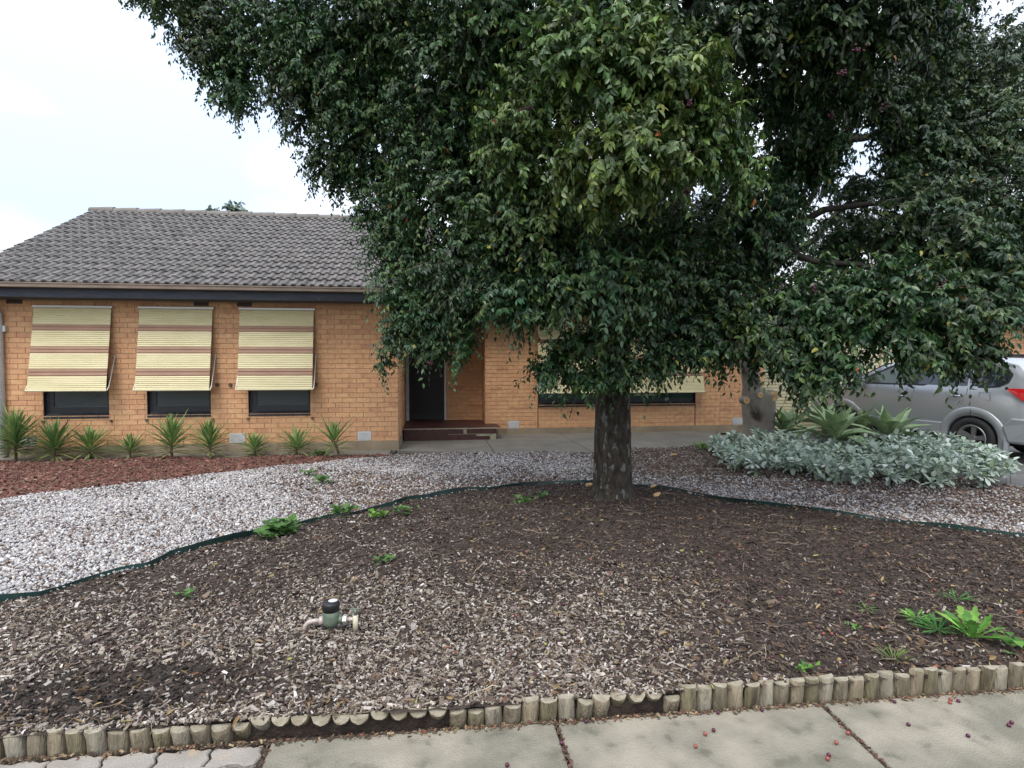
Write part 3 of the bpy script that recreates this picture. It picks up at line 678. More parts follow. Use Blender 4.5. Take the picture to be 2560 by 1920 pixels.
for u in (0, WB):
    for s_ in (-1, 1): cut.tube([(u, s_ * .55, .36), (u, s_ * 1.2, .36)], .405, 28)
cuto = cut.build('cutter', M['black'], None); fixn(cuto); cuto.matrix_world = Matrix.Translation(car.location) @ Matrix.Rotation(ang, 4, 'Z')
bpy.context.view_layer.update()
bo = body.modifiers.new('arch', 'BOOLEAN'); bo.operation = 'DIFFERENCE'; bo.object = cuto; bo.solver = 'EXACT'
deps = bpy.context.evaluated_depsgraph_get(); nm = bpy.data.meshes.new_from_object(body.evaluated_get(deps))
body.modifiers.clear(); body.data = nm; bpy.data.objects.remove(cuto)
for p in body.data.polygons: p.use_smooth = True
body.data.set_sharp_from_angle(angle=rad(38))
# flares
for u in (0, WB):
    for s_ in (1, -1):
        b = MB(); prof = [(.400, -.03), (.406, .012), (.43, .026), (.49, .030), (.525, .020), (.54, .004), (.542, -.03)]
        aa = np.linspace(rad(-22), rad(200), 26)
        for a in aa:
            for (rr, off) in prof:
                k = 1 + .06 * max(0, -math.sin(a)); b.v.append((u + rr * k * math.cos(a), s_ * (halfw(u + rr * math.cos(a)) * .985 + off), .36 + rr * math.sin(a) * 1.03))
        m_ = len(prof)
        for i in range(len(aa) - 1):
            for j in range(m_ - 1): b.f.append((i * m_ + j, i * m_ + j + 1, (i + 1) * m_ + j + 1, (i + 1) * m_ + j))
        b.build('wheel_flare', M['clad'], car, smooth=True)
MB().box(.42, WB - .42, -.905, .905, .40, .60).build('sill_cladding', M['clad'], car, bevel=.015)
MB().box(.40, WB - .40, -.86, .86, .27, .40).build('underbody', M['black'], car)
MB().box(-.8, 3.4, -.5, .5, .26, .36).build('floor_pan', M['black'], car)
MB().add([(-.90, .70, .36), (-.55, .885, .36), (-.48, .93, .62), (-.60, .915, .76), (-.92, .76, .74), (-.90, -.70, .36), (-.55, -.885, .36), (-.48, -.93, .62), (-.60, -.915, .76), (-.92, -.76, .74)],
         [(0, 4, 3, 2, 1), (5, 6, 7, 8, 9), (0, 5, 9, 4), (4, 9, 8, 3), (0, 1, 6, 5), (1, 2, 7, 6), (2, 3, 8, 7)]).build('rear_bumper', M['clad'], car, bevel=.02)
for s_ in (1, -1): MB().box(-.52, -.50, s_ * .86 - .09, s_ * .86 + .06, .10, .42).build('mud_flap', M['clad'], car, bevel=.004)
# wheels
tyre_me = MB().lathe([(.235, -.09), (.30, -.108), (.345, -.10), (.360, -.075), (.362, 0), (.360, .075), (.345, .10), (.30, .108), (.235, .09), (.22, .0), (.235, -.09)], (0, 0, 0), 36, 'y').mesh('tyre', M['rubber'], True)
rb = MB().lathe([(.236, .088), (.225, .098), (.205, .085), (.195, .03), (.19, -.08)], (0, 0, 0), 32, 'y').lathe([(.0, .055), (.05, .06), (.062, .045), (.062, .0)], (0, 0, 0), 16, 'y')
for k in range(5):
    a = rad(72 * k + 100)
    ca, sa = math.cos(a), math.sin(a)
    def sp(r, o, d): return (r * ca - o * sa, d, r * sa + o * ca)
    rb.add([sp(.03, -.03, .055), sp(.215, -.045, .085), sp(.215, .045, .085), sp(.03, .03, .055), sp(.03, -.03, .02), sp(.215, -.045, .045), sp(.215, .045, .045), sp(.03, .03, .02)],
           [(0, 1, 2, 3), (0, 4, 5, 1), (1, 5, 6, 2), (2, 6, 7, 3), (3, 7, 4, 0)])
rim_me = rb.mesh('rim', M['alloy'])
disc_me = MB().lathe([(.0, .0), (.20, .0), (.20, -.02), (0, -.02)], (0, 0, 0), 20, 'y').mesh('brake_disc', M['black'])
for u in (0, WB):
    for s_ in (1, -1):
        w = empty('wheel', (u, s_ * .79, .362), 0 if s_ == 1 else math.pi, car)
        for nm_, me_ in (('tyre', tyre_me), ('rim', rim_me), ('brake_disc', disc_me)): link(bpy.data.objects.new(nm_, me_), w)
# glazing and trim
def spoly(pts, off, name, m, s_=1):
    b = MB(); b.v = [(u, s_ * (side_v(u, w) + off), w) for u, w in pts] + [(u, s_ * (side_v(u, w) + off - .004), w) for u, w in pts]; n = len(pts)
    b.f = [tuple(range(n)), tuple(range(2 * n - 1, n - 1, -1))] + [(i, (i + 1) % n, n + (i + 1) % n, n + i) for i in range(n)]
    o = b.build(name, m, car); fixn(o); return o
bu = lambda px, v=962: car_uw(px, v, .86)[0]
uA, uD, uR = 2.22, bu(2288), bu(2420)
wbt = 1.235
for s_ in (1, -1):
    spoly([(uA + .1, wbt), (1.58, 1.60), (1.30, 1.655), (.6, 1.675), (-.15, 1.655), (-.42, 1.60), (-.53, 1.47), (-.50, 1.33), (-.38, 1.255), (-.2, wbt)], .004, 'window_trim', M['black'], s_)
    spoly([(uA - .06, wbt + .03), (1.52, 1.575), (1.28, 1.63), (uD + .06, 1.635), (uD + .06, wbt + .03)], .008, 'pane', M['cglass2'], s_)
    spoly([(uD - .05, wbt + .03), (uD - .05, 1.64), (uR + .05, 1.645), (uR + .02, wbt + .03)], .008, 'pane', M['cglass'], s_)
    spoly([(uR - .05, wbt + .03), (uR - .02, 1.64), (-.18, 1.63), (-.39, 1.575), (-.485, 1.45), (-.455, 1.34), (-.34, 1.275), (-.2, wbt + .03)], .008, 'pane', M['cglass'], s_)
def strip(pts, name, m, r=.005):
    return MB().tube([(u, (.965 * halfw(u) if w > BELT else np.interp(w, [l[0] for l in lev], [l[1] for l in lev]) * halfw(u)) - .001, w) for u, w in pts], r, 5).build(name, m, car)
h = lambda px, py: car_uw(px, py, .885)
strip([(uD, 1.22), h(2281, 990), h(2272, 1020), h(2270, 1055)], 'door_seam', M['black'], .004)
strip([(uR, 1.22), h(2416, 985), h(2406, 1008), h(2400, 1013)], 'door_seam', M['black'], .004)
strip([h(2157, 985), h(2156, 1030), h(2156, 1060)], 'door_seam', M['black'], .004)
for px in (2258, 2389):
    u, w = h(px, 989); hnd = MB().tube([(u - .09, .885, w), (u - .075, .925, w), (u + .06, .93, w), (u + .09, .885, w)], [.012, .015, .014, .012], 8).build('door_handle', M['paint'], car, smooth=True)
    MB().lathe([(0, .897), (.045, .897), (.05, .88)], (u, 0, w + .018), 14, 'y').build('handle_recess', M['black'], hnd)
u, w = h(2463, 991)
FD = [(u + sx * .085 + .01, w + sz * .07) for sx, sz in ((-1, -1), (1, -1), (1, 1), (-1, 1))]
MB().tube([(a, .885, b_) for a, b_ in FD + FD[:1]], .003, 4).build('fuel_door', M['black'], car)
tl = MB(); uT, wT = car_uw(2519, 971, .87); NT = 9
for i in range(NT):
    f = i / (NT - 1); u = uT + (-.872 - uT) * f; vv_ = np.interp(u, [-.88, -.84, -.78, -.68, -.55, -.4], [.735, .775, .825, .865, .885, .893]) - .006; wt_, wb_ = wT + .0 * f, wT - .02 - .30 * f
    tl.v += [(u, vv_ + .006, wt_), (u, vv_ + .014, (wt_ + wb_) / 2), (u, vv_ + .012, wb_)]
for i in range(NT - 1):
    for j in (0, 1): tl.f.append((i * 3 + j, i * 3 + j + 1, i * 3 + 4 + j, i * 3 + 3 + j))
tlo = tl.build('tail_light', M['red'], car, smooth=True)
tl2 = MB().box(-.885, -.86, -.80, -.62, .86, 1.14).build('tail_light', M['red'], car)
MB().add([(-.885, .6, .86), (-.862, .765, .865), (-.862, .765, .92), (-.885, .6, .92)], [(0, 1, 2, 3)]).build('reversing_lens', M['lens'], tlo)
for s_ in (1, -1):
    rr = MB().tube([(-.35, s_ * .60, 1.72), (-.28, s_ * .62, 1.79), (.2, s_ * .63, 1.805), (1.0, s_ * .63, 1.80), (1.25, s_ * .62, 1.775), (1.35, s_ * .60, 1.70)], .018, 8).build('roof_rail', M['black'], car, smooth=True)
    mi = MB().box(1.98, 2.08, s_ * 1.0 - .09, s_ * 1.0 + .09, 1.19, 1.33).box(2.0, 2.06, min(s_ * .84, s_ * .93), max(s_ * .84, s_ * .93), 1.2, 1.25).build('mirror', M['paint'], car, bevel=.02)
MB().add([(1.74, .62, 1.625), (1.74, -.62, 1.625), (2.43, -.72, 1.27), (2.43, .72, 1.27)], [(0, 1, 2, 3)]).build('windscreen', M['cglass'], car, loc=(.0, 0, .03))
MB().add([(-.60, .58, 1.60), (-.60, -.58, 1.60), (-.80, -.64, 1.27), (-.80, .64, 1.27)], [(3, 2, 1, 0)]).build('rear_window', M['cglass'], car, loc=(-.02, 0, .02))
for s_ in (1, -1): MB().add([(3.50, s_ * .72, .78), (3.50, s_ * .45, .76), (3.40, s_ * .45, .98), (3.30, s_ * .80, 1.0)], [(0, 1, 2, 3)]).build('headlight', M['lens'], car)

# ------------------------------------------------------------------ log edging
lx = [-.1, 0, 150, 300, 400, 520, 580, 640, 740, 860, 1000, 1100, 1160, 1240, 1320, 1420, 1500, 1560, 1640, 1690]
lt = [1840, 1838, 1818, 1815, 1812, 1808, 1812, 1818, 1822, 1818, 1805, 1790, 1772, 1757, 1746, 1739, 1743, 1755, 1763, 1755]
le = [4, 4, 6, 8, 10, 18, 26, 45, 62, 64, 60, 45, 16, 10, 8, 8, 22, 52, 55, 20]
rx = [1700, 1800, 1900, 2000, 2200, 2400, 2560, 3400]; rt = [1722, 1712, 1705, 1696, 1685, 1672, 1660, 1640]
def log_mesh(r, hgt, slant, seed):
    rs = random.Random(seed); b = MB(); n = 9; rings = []
    for k, z in enumerate((-.06, 0, hgt * .5, hgt - .006, hgt)):
        ring = []
        for i in range(n):
            a = math.pi * (1 + i / (n - 1)); rr = r * (1 + rs.uniform(-.07, .07)) * (.93 if k == 4 else 1)
            ring.append((rr * math.cos(a), rr * math.sin(a) * .95, z + (slant * rr * math.cos(a) if k > 2 else 0)))
        rings.append(ring)
    b.v = [p for q_ in rings for p in q_]
    for k in range(4):
        for i in range(n - 1): b.f.append((k * n + i, k * n + i + 1, (k + 1) * n + i + 1, (k + 1) * n + i))
        b.f.append((k * n + n - 1, k * n, (k + 1) * n, (k + 1) * n + n - 1))
    b.f.append(tuple(4 * n + i for i in range(n)))
    me = b.mesh('log', [M['log%d' % (seed * 7 % 4)], M['logtop']]); me.polygons[-1].material_index = 1
    for p in me.polygons: p.use_smooth = p.index < len(me.polygons) - 1 and len(p.vertices) == 4
    me.set_sharp_from_angle(angle=rad(50))
    return me
ea = empty('log_edging', (-1, 2.62, -.1)); tag(ea, 'low uneven half-log edging leaning along the left part of the footpath', 'edging')
eb = empty('log_edging', (2.5, 2.55, -.1)); tag(eb, 'taller upright half-log edging along the right part of the footpath', 'edging')
X = -3.6; i = 0; wire = []
while X < 5.6:
    Yl = float(log_y(X)); px = proj((X, Yl, 0))[0]; right = px > 1704
    r = random.uniform(.038, .044) if not right else random.uniform(.036, .041)
    top = np.interp(px, rx, rt) if right else np.interp(px, lx, lt)
    lean = 5 if right else np.interp(px, lx, le)
    ztop = PY(max(px, -200), top + (4 if not right else 2), Yl)[2] + (.092 if px < 480 else .1)
    if px < -50: ztop = PY(-50, 1838, Yl)[2] + .1 if False else .075
    hg = max(.05, ztop / max(math.cos(rad(lean)), .62)) + random.uniform(-.011, .011)
    if lean > 40: hg = .085
    me = log_mesh(r, hg, random.uniform(-.12, .12), i)
    o = bpy.data.objects.new('log', me); link(o, eb if right else ea)
    base = eb.location if right else ea.location
    lk = min(1, max(0, (lean - 15) / 40)); o.location = Vector((X, Yl + .028 + .045 * lk, -.1 + .050 * lk)) - base
    o.rotation_euler = (rad(lean + random.uniform(-4, 4)), rad(random.uniform(-3, 3)), rad(-1.4 + random.uniform(-6, 6)))
    if not right and lean > 40: wire.append((X, Yl + .073 - math.sin(rad(lean)) * hg + .012, -.062 + math.cos(rad(lean)) * hg + .008))
    X += 2 * r + random.uniform(.001, .004); i += 1
    if right and proj((X - 2 * r, Yl, 0))[0] < 1704: X += .0
if len(wire) > 2: MB().tube([Vector(p) - ea.location for p in wire if p[0] < .3], .0022, 5).build('wire', M['patch'], ea)

# ------------------------------------------------------------------ plastic garden edging strip
def edging(pts, name, label):
    t = empty(name, (pts[0][0], pts[0][1], 0)); tag(t, label, 'edging'); b = MB(); P = [np.array(p) for p in pts]; n = len(P); hs = []
    fine = []
    for i in range(n - 1):
        k = max(2, int(np.linalg.norm(P[i + 1] - P[i]) / .12))
        for j in range(k): fine.append(P[i] + (P[i + 1] - P[i]) * j / k)
    fine.append(P[-1]); n = len(fine)
    for i, p in enumerate(fine):
        d = fine[min(i + 1, n - 1)] - fine[max(i - 1, 0)]; d /= np.linalg.norm(d); q_ = np.array([-d[1], d[0]])
        z = float(gz(*p)); hh = (.046 if len(pts) > 18 else .038) + (.014 if pts is not EDGE[k:] and len(pts) > 18 else .006) * math.sin(i * .37) + .006 * math.sin(i * .93 + 1); w_ = .012 * math.sin(i * .5) + .01 * math.sin(i * .21)
        for (a, h_) in ((w_ - .002, hh), (w_ + .002, hh), (.002, -.05), (-.002, -.05)):
            b.v.append((p[0] + q_[0] * a - pts[0][0], p[1] + q_[1] * a - pts[0][1], z + h_))
    for i in range(n - 1):
        for j in range(4): b.f.append((i * 4 + j, i * 4 + (j + 1) % 4, i * 4 + 4 + (j + 1) % 4, i * 4 + 4 + j))
    b.build('strip', M['edge'], t, smooth=False); return t
k = edge_px.index((1296, 1211))
edging(EDGE[:k + 1], 'garden_edging', 'wavy dark green plastic edging curving down to the left of the trunk')
e2 = edging(EDGE[k:], 'garden_edging', 'straight dark green plastic edging running right from behind the trunk')
e2.location = (EDGE[k][0] + .004, EDGE[k][1], 0)

# ------------------------------------------------------------------ loose stuff on the ground
def scatter(n, test, xr, yr, near_bias=0.0):
    out = []; tot = 0
    while tot < n:
        x = rng.uniform(*xr, n * 2); y = yr[0] + (yr[1] - yr[0]) * rng.uniform(0, 1, n * 2) ** (1 + near_bias)
        k_ = test(x, y); out.append(np.stack([x[k_], y[k_]], 1)); tot += k_.sum()
        if len(out) > 60: break
    return np.concatenate(out)[:n]
def rotm(yaw, tx, ty):
    cy, sy = np.cos(yaw), np.sin(yaw); cx, sx = np.cos(tx), np.sin(tx); cz, sz = np.cos(ty), np.sin(ty); n = len(yaw); o = np.zeros(n)
    Rz = np.stack([np.stack([cy, -sy, o], 1), np.stack([sy, cy, o], 1), np.stack([o, o, o + 1], 1)], 1)
    Rx = np.stack([np.stack([o + 1, o, o], 1), np.stack([o, cx, -sx], 1), np.stack([o, sx, cx], 1)], 1)
    Ry = np.stack([np.stack([cz, o, sz], 1), np.stack([o, o + 1, o], 1), np.stack([-sz, o, cz], 1)], 1)
    return Rz @ Rx @ Ry
OCT = np.array([(1, 0, 0), (-1, 0, 0), (0, 1, 0), (0, -1, 0), (0, 0, 1), (0, 0, -1)], float)
OCF = np.array([(0, 2, 4), (2, 1, 4), (1, 3, 4), (3, 0, 4), (2, 0, 5), (1, 2, 5), (3, 1, 5), (0, 3, 5)])
CHP = np.array([(-1, -1, -1), (1, -1, -1), (1, 1, -1), (-1, 1, -1), (-1, -1, 1), (1, -1, 1), (1, 1, 1), (-1, 1, 1)], float)
CHF = np.array([(4, 5, 6, 7), (0, 1, 5, 4), (1, 2, 6, 5), (2, 3, 7, 6), (3, 0, 4, 7)])
def bits(name, pos, size, cols, mt, shape='chip', tilt=.35, jit=.25, dz=0.0, smooth=False, kind='stuff', parent=None, zf=None):
    n = len(pos); B, Fc = (CHP, CHF) if shape == 'chip' else (OCT, OCF)
    V = B[None] * size[:, None, :] * (1 + rng.uniform(-jit, jit, (n, len(B), 3)))
    Rm = rotm(rng.uniform(0, 2 * math.pi, n), rng.normal(0, tilt, n), rng.normal(0, tilt, n))
    V = np.einsum('nij,nkj->nki', Rm, V)
    z = (gz(pos[:, 0], pos[:, 1]) if zf is None else zf) + dz + size[:, 2] * .6 + rng.uniform(0, .006, n)
    V += np.stack([pos[:, 0], pos[:, 1], z], 1)[:, None]
    F = (Fc[None] + (np.arange(n) * len(B))[:, None, None]).reshape(-1, Fc.shape[1])
    o = mesh_np(name, V.reshape(-1, 3), F, mt, parent, col=np.repeat(cols, len(B), 0), smooth=smooth)
    if kind: o['kind'] = kind
    return o
def palette(n, pal, w, var=.18):
    pal = np.array(pal, float); w = np.array(w, float) / np.sum(w); c = pal[rng.choice(len(pal), n, p=w)]
    return np.clip(c * (1 + rng.normal(0, var, (n, 1))), .01, 1)
def vis(x, y):                 # only where the garden can be seen from around the camera
    return (np.abs(x - .12 * y) < .98 * y + .7)
def nz(x, y, s, o=0): return .5 + .25 * (np.sin(s * x + o) * np.cos(s * .8 * y + 1.3 * o) + np.sin(s * 1.7 * (x + y) + 2.1 * o) * np.cos(s * .6 * (x - y) + o))

# dark fine mulch over the whole bed
def dampk(x, y): return np.exp(-((((x + 1.55) / .75) ** 2 + ((y - 2.95) / .30) ** 2)) ** 2)
t_ = lambda x, y: s_bed(x, y) & vis(x, y)
p = scatter(66000, t_, (-4.5, 7.5), (2.45, 7.3), .35)
L_ = rng.lognormal(math.log(.0088), .48, len(p)); sz = np.stack([L_, L_ * rng.uniform(.2, .5, len(p)), rng.uniform(.0012, .004, len(p))], 1)
bits('mulch', p, sz, palette(len(p), [(.030, .021, .016), (.052, .036, .028), (.085, .060, .044), (.17, .125, .09), (.075, .042, .036)], [5, 5, 3.5, 1.6, 1.4]) * (1 - .62 * dampk(p[:, 0], p[:, 1]))[:, None], M['bits'])
# pale weathered chips, thick near the footpath and to the left, thin under the tree and in the damp patch at the left
def pale(x, y):
    d = np.clip((4.9 - y) / 1.6, .06, 1) * np.clip(1.25 - .62 * np.maximum(x - .1, 0) + .5 * (nz(x, y, 2.2, 4) - .5), .07, 1)
    d = np.maximum(d, .25 * (x < 0) * (y < 6)); damp = np.exp(-((((x + 1.55) / .75) ** 2 + ((y - 2.95) / .30) ** 2)) ** 2)
    return s_bed(x, y) & vis(x, y) & (rng.uniform(0, 1, x.shape) < d * (1 - .93 * damp) * (.55 + .9 * nz(x, y, 3.0)))
p = scatter(23000, pale, (-4.5, 6.5), (2.45, 7.2), .55)
L_ = rng.lognormal(math.log(.0080), .45, len(p)); sz = np.stack([L_, L_ * rng.uniform(.16, .42, len(p)), rng.uniform(.0015, .004, len(p))], 1)
bits('pale_chips', p, sz, palette(len(p), [(.46, .41, .36), (.29, .25, .20), (.36, .32, .285), (.21, .17, .125), (.19, .14, .115), (.56, .52, .48)], [2.5, 4, 3, 4, 3, 1.0]), M['bits'], dz=.003)
# white pebbles; bands thin out beside the edging and towards the right
def peb(x, y):
    px, py, _ = proj(np.stack([x, y, x * 0], 1))
    left = np.clip((980 - px) / 420, 0, 1)
    ring = np.exp(-((py - 1165) / 32) ** 2) * .75
    rightb = .16 + .34 * np.exp(-((py - (1215 + (px - 1700) * .13)) / 26) ** 2)
    d = np.maximum.reduce([left * 1.0, np.where(px < 1500, ring, 0) * np.clip((1640 - px) / 200, 0, 1), np.where(px > 1450, rightb, .22)])
    d = d * (.42 + 1.1 * nz(x, y, 2.6, 2.0)); d = np.where((px < 900) & (py > 1290), np.maximum(d, .8 - .5 * np.clip((px - 300) / 500, 0, 1)), d)
    lit = (px > 1560) & (py < 1190); d = np.where(lit, d * .25, d)
    return s_gar(x, y) & ~s_bed(x, y) & ~s_red(x, y) & vis(x, y) & (rng.uniform(0, 1, x.shape) < d)
p = scatter(88000, peb, (-9.4, 7.4), (3.9, 10.0), 0)
L_ = rng.lognormal(math.log(.0125), .28, len(p)); sz = np.stack([L_, L_ * rng.uniform(.65, .95, len(p)), L_ * rng.uniform(.5, .8, len(p))], 1)
bits('pebbles', p, sz, palette(len(p), [(.54, .53, .51), (.43, .42, .415), (.31, .285, .285), (.47, .42, .36), (.18, .145, .14), (.68, .67, .65)], [4, 4, 3, 1.5, 2.2, 1.4], .10), M['stone'], shape='oct', tilt=.5, dz=.002, smooth=True)
# brown litter mixed through the gravel
def lit(x, y):
    px, py, _ = proj(np.stack([x, y, x * 0], 1))
    d = np.where(px < 700, .35, .9)
    return s_gar(x, y) & ~s_bed(x, y) & ~s_red(x, y) & vis(x, y) & (rng.uniform(0, 1, x.shape) < d)
p = scatter(26000, lit, (-6.0, 7.4), (4.2, 10.2), 0)
L_ = rng.lognormal(math.log(.014), .4, len(p)); sz = np.stack([L_, L_ * rng.uniform(.25, .55, len(p)), rng.uniform(.0015, .005, len(p))], 1)
bits('leaf_litter', p, sz, palette(len(p), [(.12, .078, .065), (.20, .135, .10), (.085, .058, .044), (.32, .25, .18)], [4, 3, 3, 1.8]), M['bits'], dz=.007)
# red mulch
p = scatter(15000, lambda x, y: s_red(x, y) & s_gar(x, y) & vis(x, y), (-9.4, -.6), (6.0, 10.1), 0)
L_ = rng.lognormal(math.log(.018), .4, len(p)); sz = np.stack([L_, L_ * rng.uniform(.25, .6, len(p)), rng.uniform(.002, .006, len(p))], 1)
bits('red_mulch', p, sz, palette(len(p), [(.16, .066, .048), (.22, .098, .072), (.11, .048, .036), (.34, .22, .16), (.14, .11, .07)], [5, 4, 4, .7, 1.4]), M['bits'], dz=.014)
# sweepings along the foot of the logs
x = rng.uniform(-2.4, 4.4, 1700); y = log_y(x) - .018 - np.abs(rng.normal(0, .016, len(x)))
p = np.stack([x, y], 1); L_ = rng.uniform(.003, .010, len(p)); sz = np.stack([L_, L_ * .45, L_ * .2], 1)
bits('sweepings', p, sz, palette(len(p), [(.08, .055, .035), (.18, .12, .07), (.33, .25, .15), (.20, .08, .05)], [5, 3, 1.5, 1]), M['bits'], zf=-.100)

x = []; y = []
for (a0, a1) in joints:
    t__ = rng.uniform(0, 1, 160); yy = float(log_y(a0)) - .03 - t__ * .75; x += list(a0 + (a1 - a0) * np.clip((2.6 - yy) / 1.3, 0, 1) + .005 + rng.normal(0, .006, 160)); y += list(yy)
p = np.stack([x, y], 1); L_ = rng.uniform(.003, .008, len(p)); sz = np.stack([L_, L_ * .5, L_ * .3], 1)
bits('joint_debris', p, sz, palette(len(p), [(.07, .045, .03), (.14, .07, .05), (.20, .14, .09)], [5, 3, 1]), M['bits'], zf=-.104)
# leaf-shaped blades: 8 vertices / 7 faces each, curved and folded
def leaves(P, A, N, L_, W_, curl, fold=.25, sections=2, paddle=False):
    """P base points, A directions, N approximate normals. returns verts, quads/tris as (n,4) with degenerate-free tris handled separately"""
    n = len(P); A = A / np.linalg.norm(A, axis=1, keepdims=True); S = np.cross(A, N); S /= np.linalg.norm(S, axis=1, keepdims=True) + 1e-9; N = np.cross(S, A)
    if sections == 1: ts, ws = [.42], [1.0]
    elif sections == 2: ts, ws = [.28, .66], [.92, .78]
    elif paddle: ts, ws = [.3, .68, .92], [.42, 1.0, .72]
    else: ts, ws = [.2, .5, .8], [.8, 1.0, .55]
    V = [P]
    def cen(t): return P + A * (L_ * t)[:, None] - N * (L_ * curl * t * t)[:, None]
    for t, w in zip(ts, ws):
        c = cen(t); hw_ = (W_ * w * .5)[:, None]; up_ = N * (W_ * fold * w)[:, None]
        V += [c - S * hw_ + up_, c, c + S * hw_ + up_]
    V.append(cen(1.0)); V = np.stack(V, 1); k = V.shape[1]
    T = [(0, 2, 1), (0, 3, 2)]
    for s_ in range(len(ts) - 1):
        a = 1 + 3 * s_; T += [(a, a + 1, a + 4), (a, a + 4, a + 3), (a + 1, a + 2, a + 5), (a + 1, a + 5, a + 4)]
    a = 1 + 3 * (len(ts) - 1); T += [(a, a + 1, k - 1), (a + 1, a + 2, k - 1)]
    F = (np.array(T)[None] + (np.arange(n) * k)[:, None, None]).reshape(-1, 3)
    return V.reshape(-1, 3), F, k
def up_vec(n, spread=.3):
    v = np.tile([0, 0, 1.0], (n, 1)) + rng.normal(0, spread, (n, 3)); return v / np.linalg.norm(v, axis=1, keepdims=True)
# fallen dry leaves
t2 = lambda x, y: s_bed(x, y) & vis(x, y) & (rng.uniform(0, 1, x.shape) < np.clip(.25 + .9 * np.exp(-(y - 2.6) / .35) + .5 * (x > .3), 0, 1))
p = scatter(1100, t2, (-2.5, 5.5), (2.5, 6.6), .3); n = len(p)
P = np.stack([p[:, 0], p[:, 1], gz(p[:, 0], p[:, 1]) + .012 + rng.uniform(0, .01, n)], 1); a = rng.uniform(0, 6.28, n)
A = np.stack([np.cos(a), np.sin(a), rng.normal(.1, .25, n)], 1)
Lf = rng.uniform(.025, .05, n); V, F, k = leaves(P, A, up_vec(n, .5), Lf, Lf * .4, rng.uniform(-.5, .7, n), .3)
o = mesh_np('fallen_leaves', V, F, M['leaf2'], col=np.repeat(palette(n, [(.28, .18, .09), (.18, .10, .055), (.38, .27, .12), (.38, .38, .12), (.30, .12, .06), (.13, .075, .045)], [4, 4, 2, .5, .6, 3]), k, 0)); o['kind'] = 'stuff'

# twigs
def twig_mesh(n, test, xr, yr, lo, hi, cols, name, r0=.0018, bias=.4):
    p = scatter(n, test, xr, yr, bias); n = len(p); a = rng.uniform(0, 6.28, n); L_ = rng.uniform(lo, hi, n) * rng.uniform(.5, 1, n); bend = rng.normal(0, .9, n); K = 6
    V = np.zeros((n, K, 3, 3)); pos = p.copy(); th = a.copy()
    for k_ in range(K):
        z = gz(pos[:, 0], pos[:, 1]) + .014 + .018 * np.abs(np.sin(k_ * 1.3 + a)); rr = r0 * (1.25 - .15 * k_) * (.6 + L_ * 3)
        for j in range(3):
            q_ = 2.094 * j; V[:, k_, j, 0] = pos[:, 0] - np.sin(th) * rr * math.cos(q_); V[:, k_, j, 1] = pos[:, 1] + np.cos(th) * rr * math.cos(q_); V[:, k_, j, 2] = z + rr * math.sin(q_)
        pos = pos + (np.stack([np.cos(th), np.sin(th)], 1) * (L_ / (K - 1))[:, None]); th = th + bend / K + rng.normal(0, .12, n)
    f = [(k_ * 3 + j, k_ * 3 + (j + 1) % 3, k_ * 3 + 3 + (j + 1) % 3, k_ * 3 + 3 + j) for k_ in range(K - 1) for j in range(3)]
    F = (np.array(f)[None] + (np.arange(n) * K * 3)[:, None, None]).reshape(-1, 4)
    o = mesh_np(name, V.reshape(-1, 3), F, M['bits'], col=np.repeat(cols(n), K * 3, 0)); o['kind'] = 'stuff'; return o
twig_mesh(950, lambda x, y: s_bed(x, y) & vis(x, y) & (rng.uniform(0, 1, x.shape) < np.where(x > -.3, 1, .35)), (-3.5, 6.0), (2.66, 6.8), .05, .30,
          lambda n: palette(n, [(.24, .18, .13), (.17, .125, .09), (.38, .31, .24), (.12, .09, .065)], [3, 4, 1.2, 3]), 'twigs')

# ------------------------------------------------------------------ leafy sprays for the trees
def spray_set(base, dirs, L_, nl, leafL, droop, cols_spray, sections, var=.24, hang=.55):
    n = len(base); ks = np.arange(nl); t = (ks + .6) / nl; d = dirs / np.linalg.norm(dirs, axis=1, keepdims=True)
    T = t[None, :, None]; P = base[:, None] + d[:, None] * (L_[:, None, None] * T); P[..., 2] -= (droop * L_)[:, None] * t[None] ** 2
    tan = np.repeat(d[:, None], nl, 1).copy(); tan[..., 2] -= 2 * droop[:, None] * t[None]; tan /= np.linalg.norm(tan, axis=2, keepdims=True)
    side = np.cross(tan, np.array([0, 0, 1.0])); side /= np.linalg.norm(side, axis=2, keepdims=True) + 1e-6
    sg = np.where(ks % 2 == 0, 1, -1)[None, :, None] * rng.uniform(.5, 1.1, (n, nl, 1))
    tw = rng.normal(0, .45, (n, nl, 3))
    A = side * sg * .75 + tan * .35 + tw * .7; A[..., 2] -= hang
    out = d.copy(); out[:, 2] *= .4
    N = out[:, None] * .75 + np.array([0, 0, .75]) + rng.normal(0, .33, (n, nl, 3))
    lL = leafL * 1.12 * rng.uniform(.6, 1.2, (n, nl)) * (1.05 - .25 * t[None])
    m_ = n * nl
    V, F, k = leaves(P.reshape(m_, 3), A.reshape(m_, 3), N.reshape(m_, 3), lL.ravel(), lL.ravel() * rng.uniform(.44, .58, m_), rng.uniform(.0, .45, m_), .14, sections)
    c = cols_spray[:, None] * (1 + rng.normal(0, var, (n, nl, 1)))
    tip = np.clip((t - .7) / .3, 0, 1)[None, :, None] * rng.uniform(0, 1, (n, 1, 1)) ** 3
    c = c * (1 - tip) + np.array([.12, .165, .038]) * tip
    odd = rng.uniform(0, 1, (n, nl, 1)); c = np.where(odd < .006, np.array([.30, .26, .04]), c); c = np.where(odd > .9994, np.array([.35, .10, .03]), c)
    return V, F, np.repeat(np.clip(c.reshape(m_, 3), .006, 1), k, 0), P
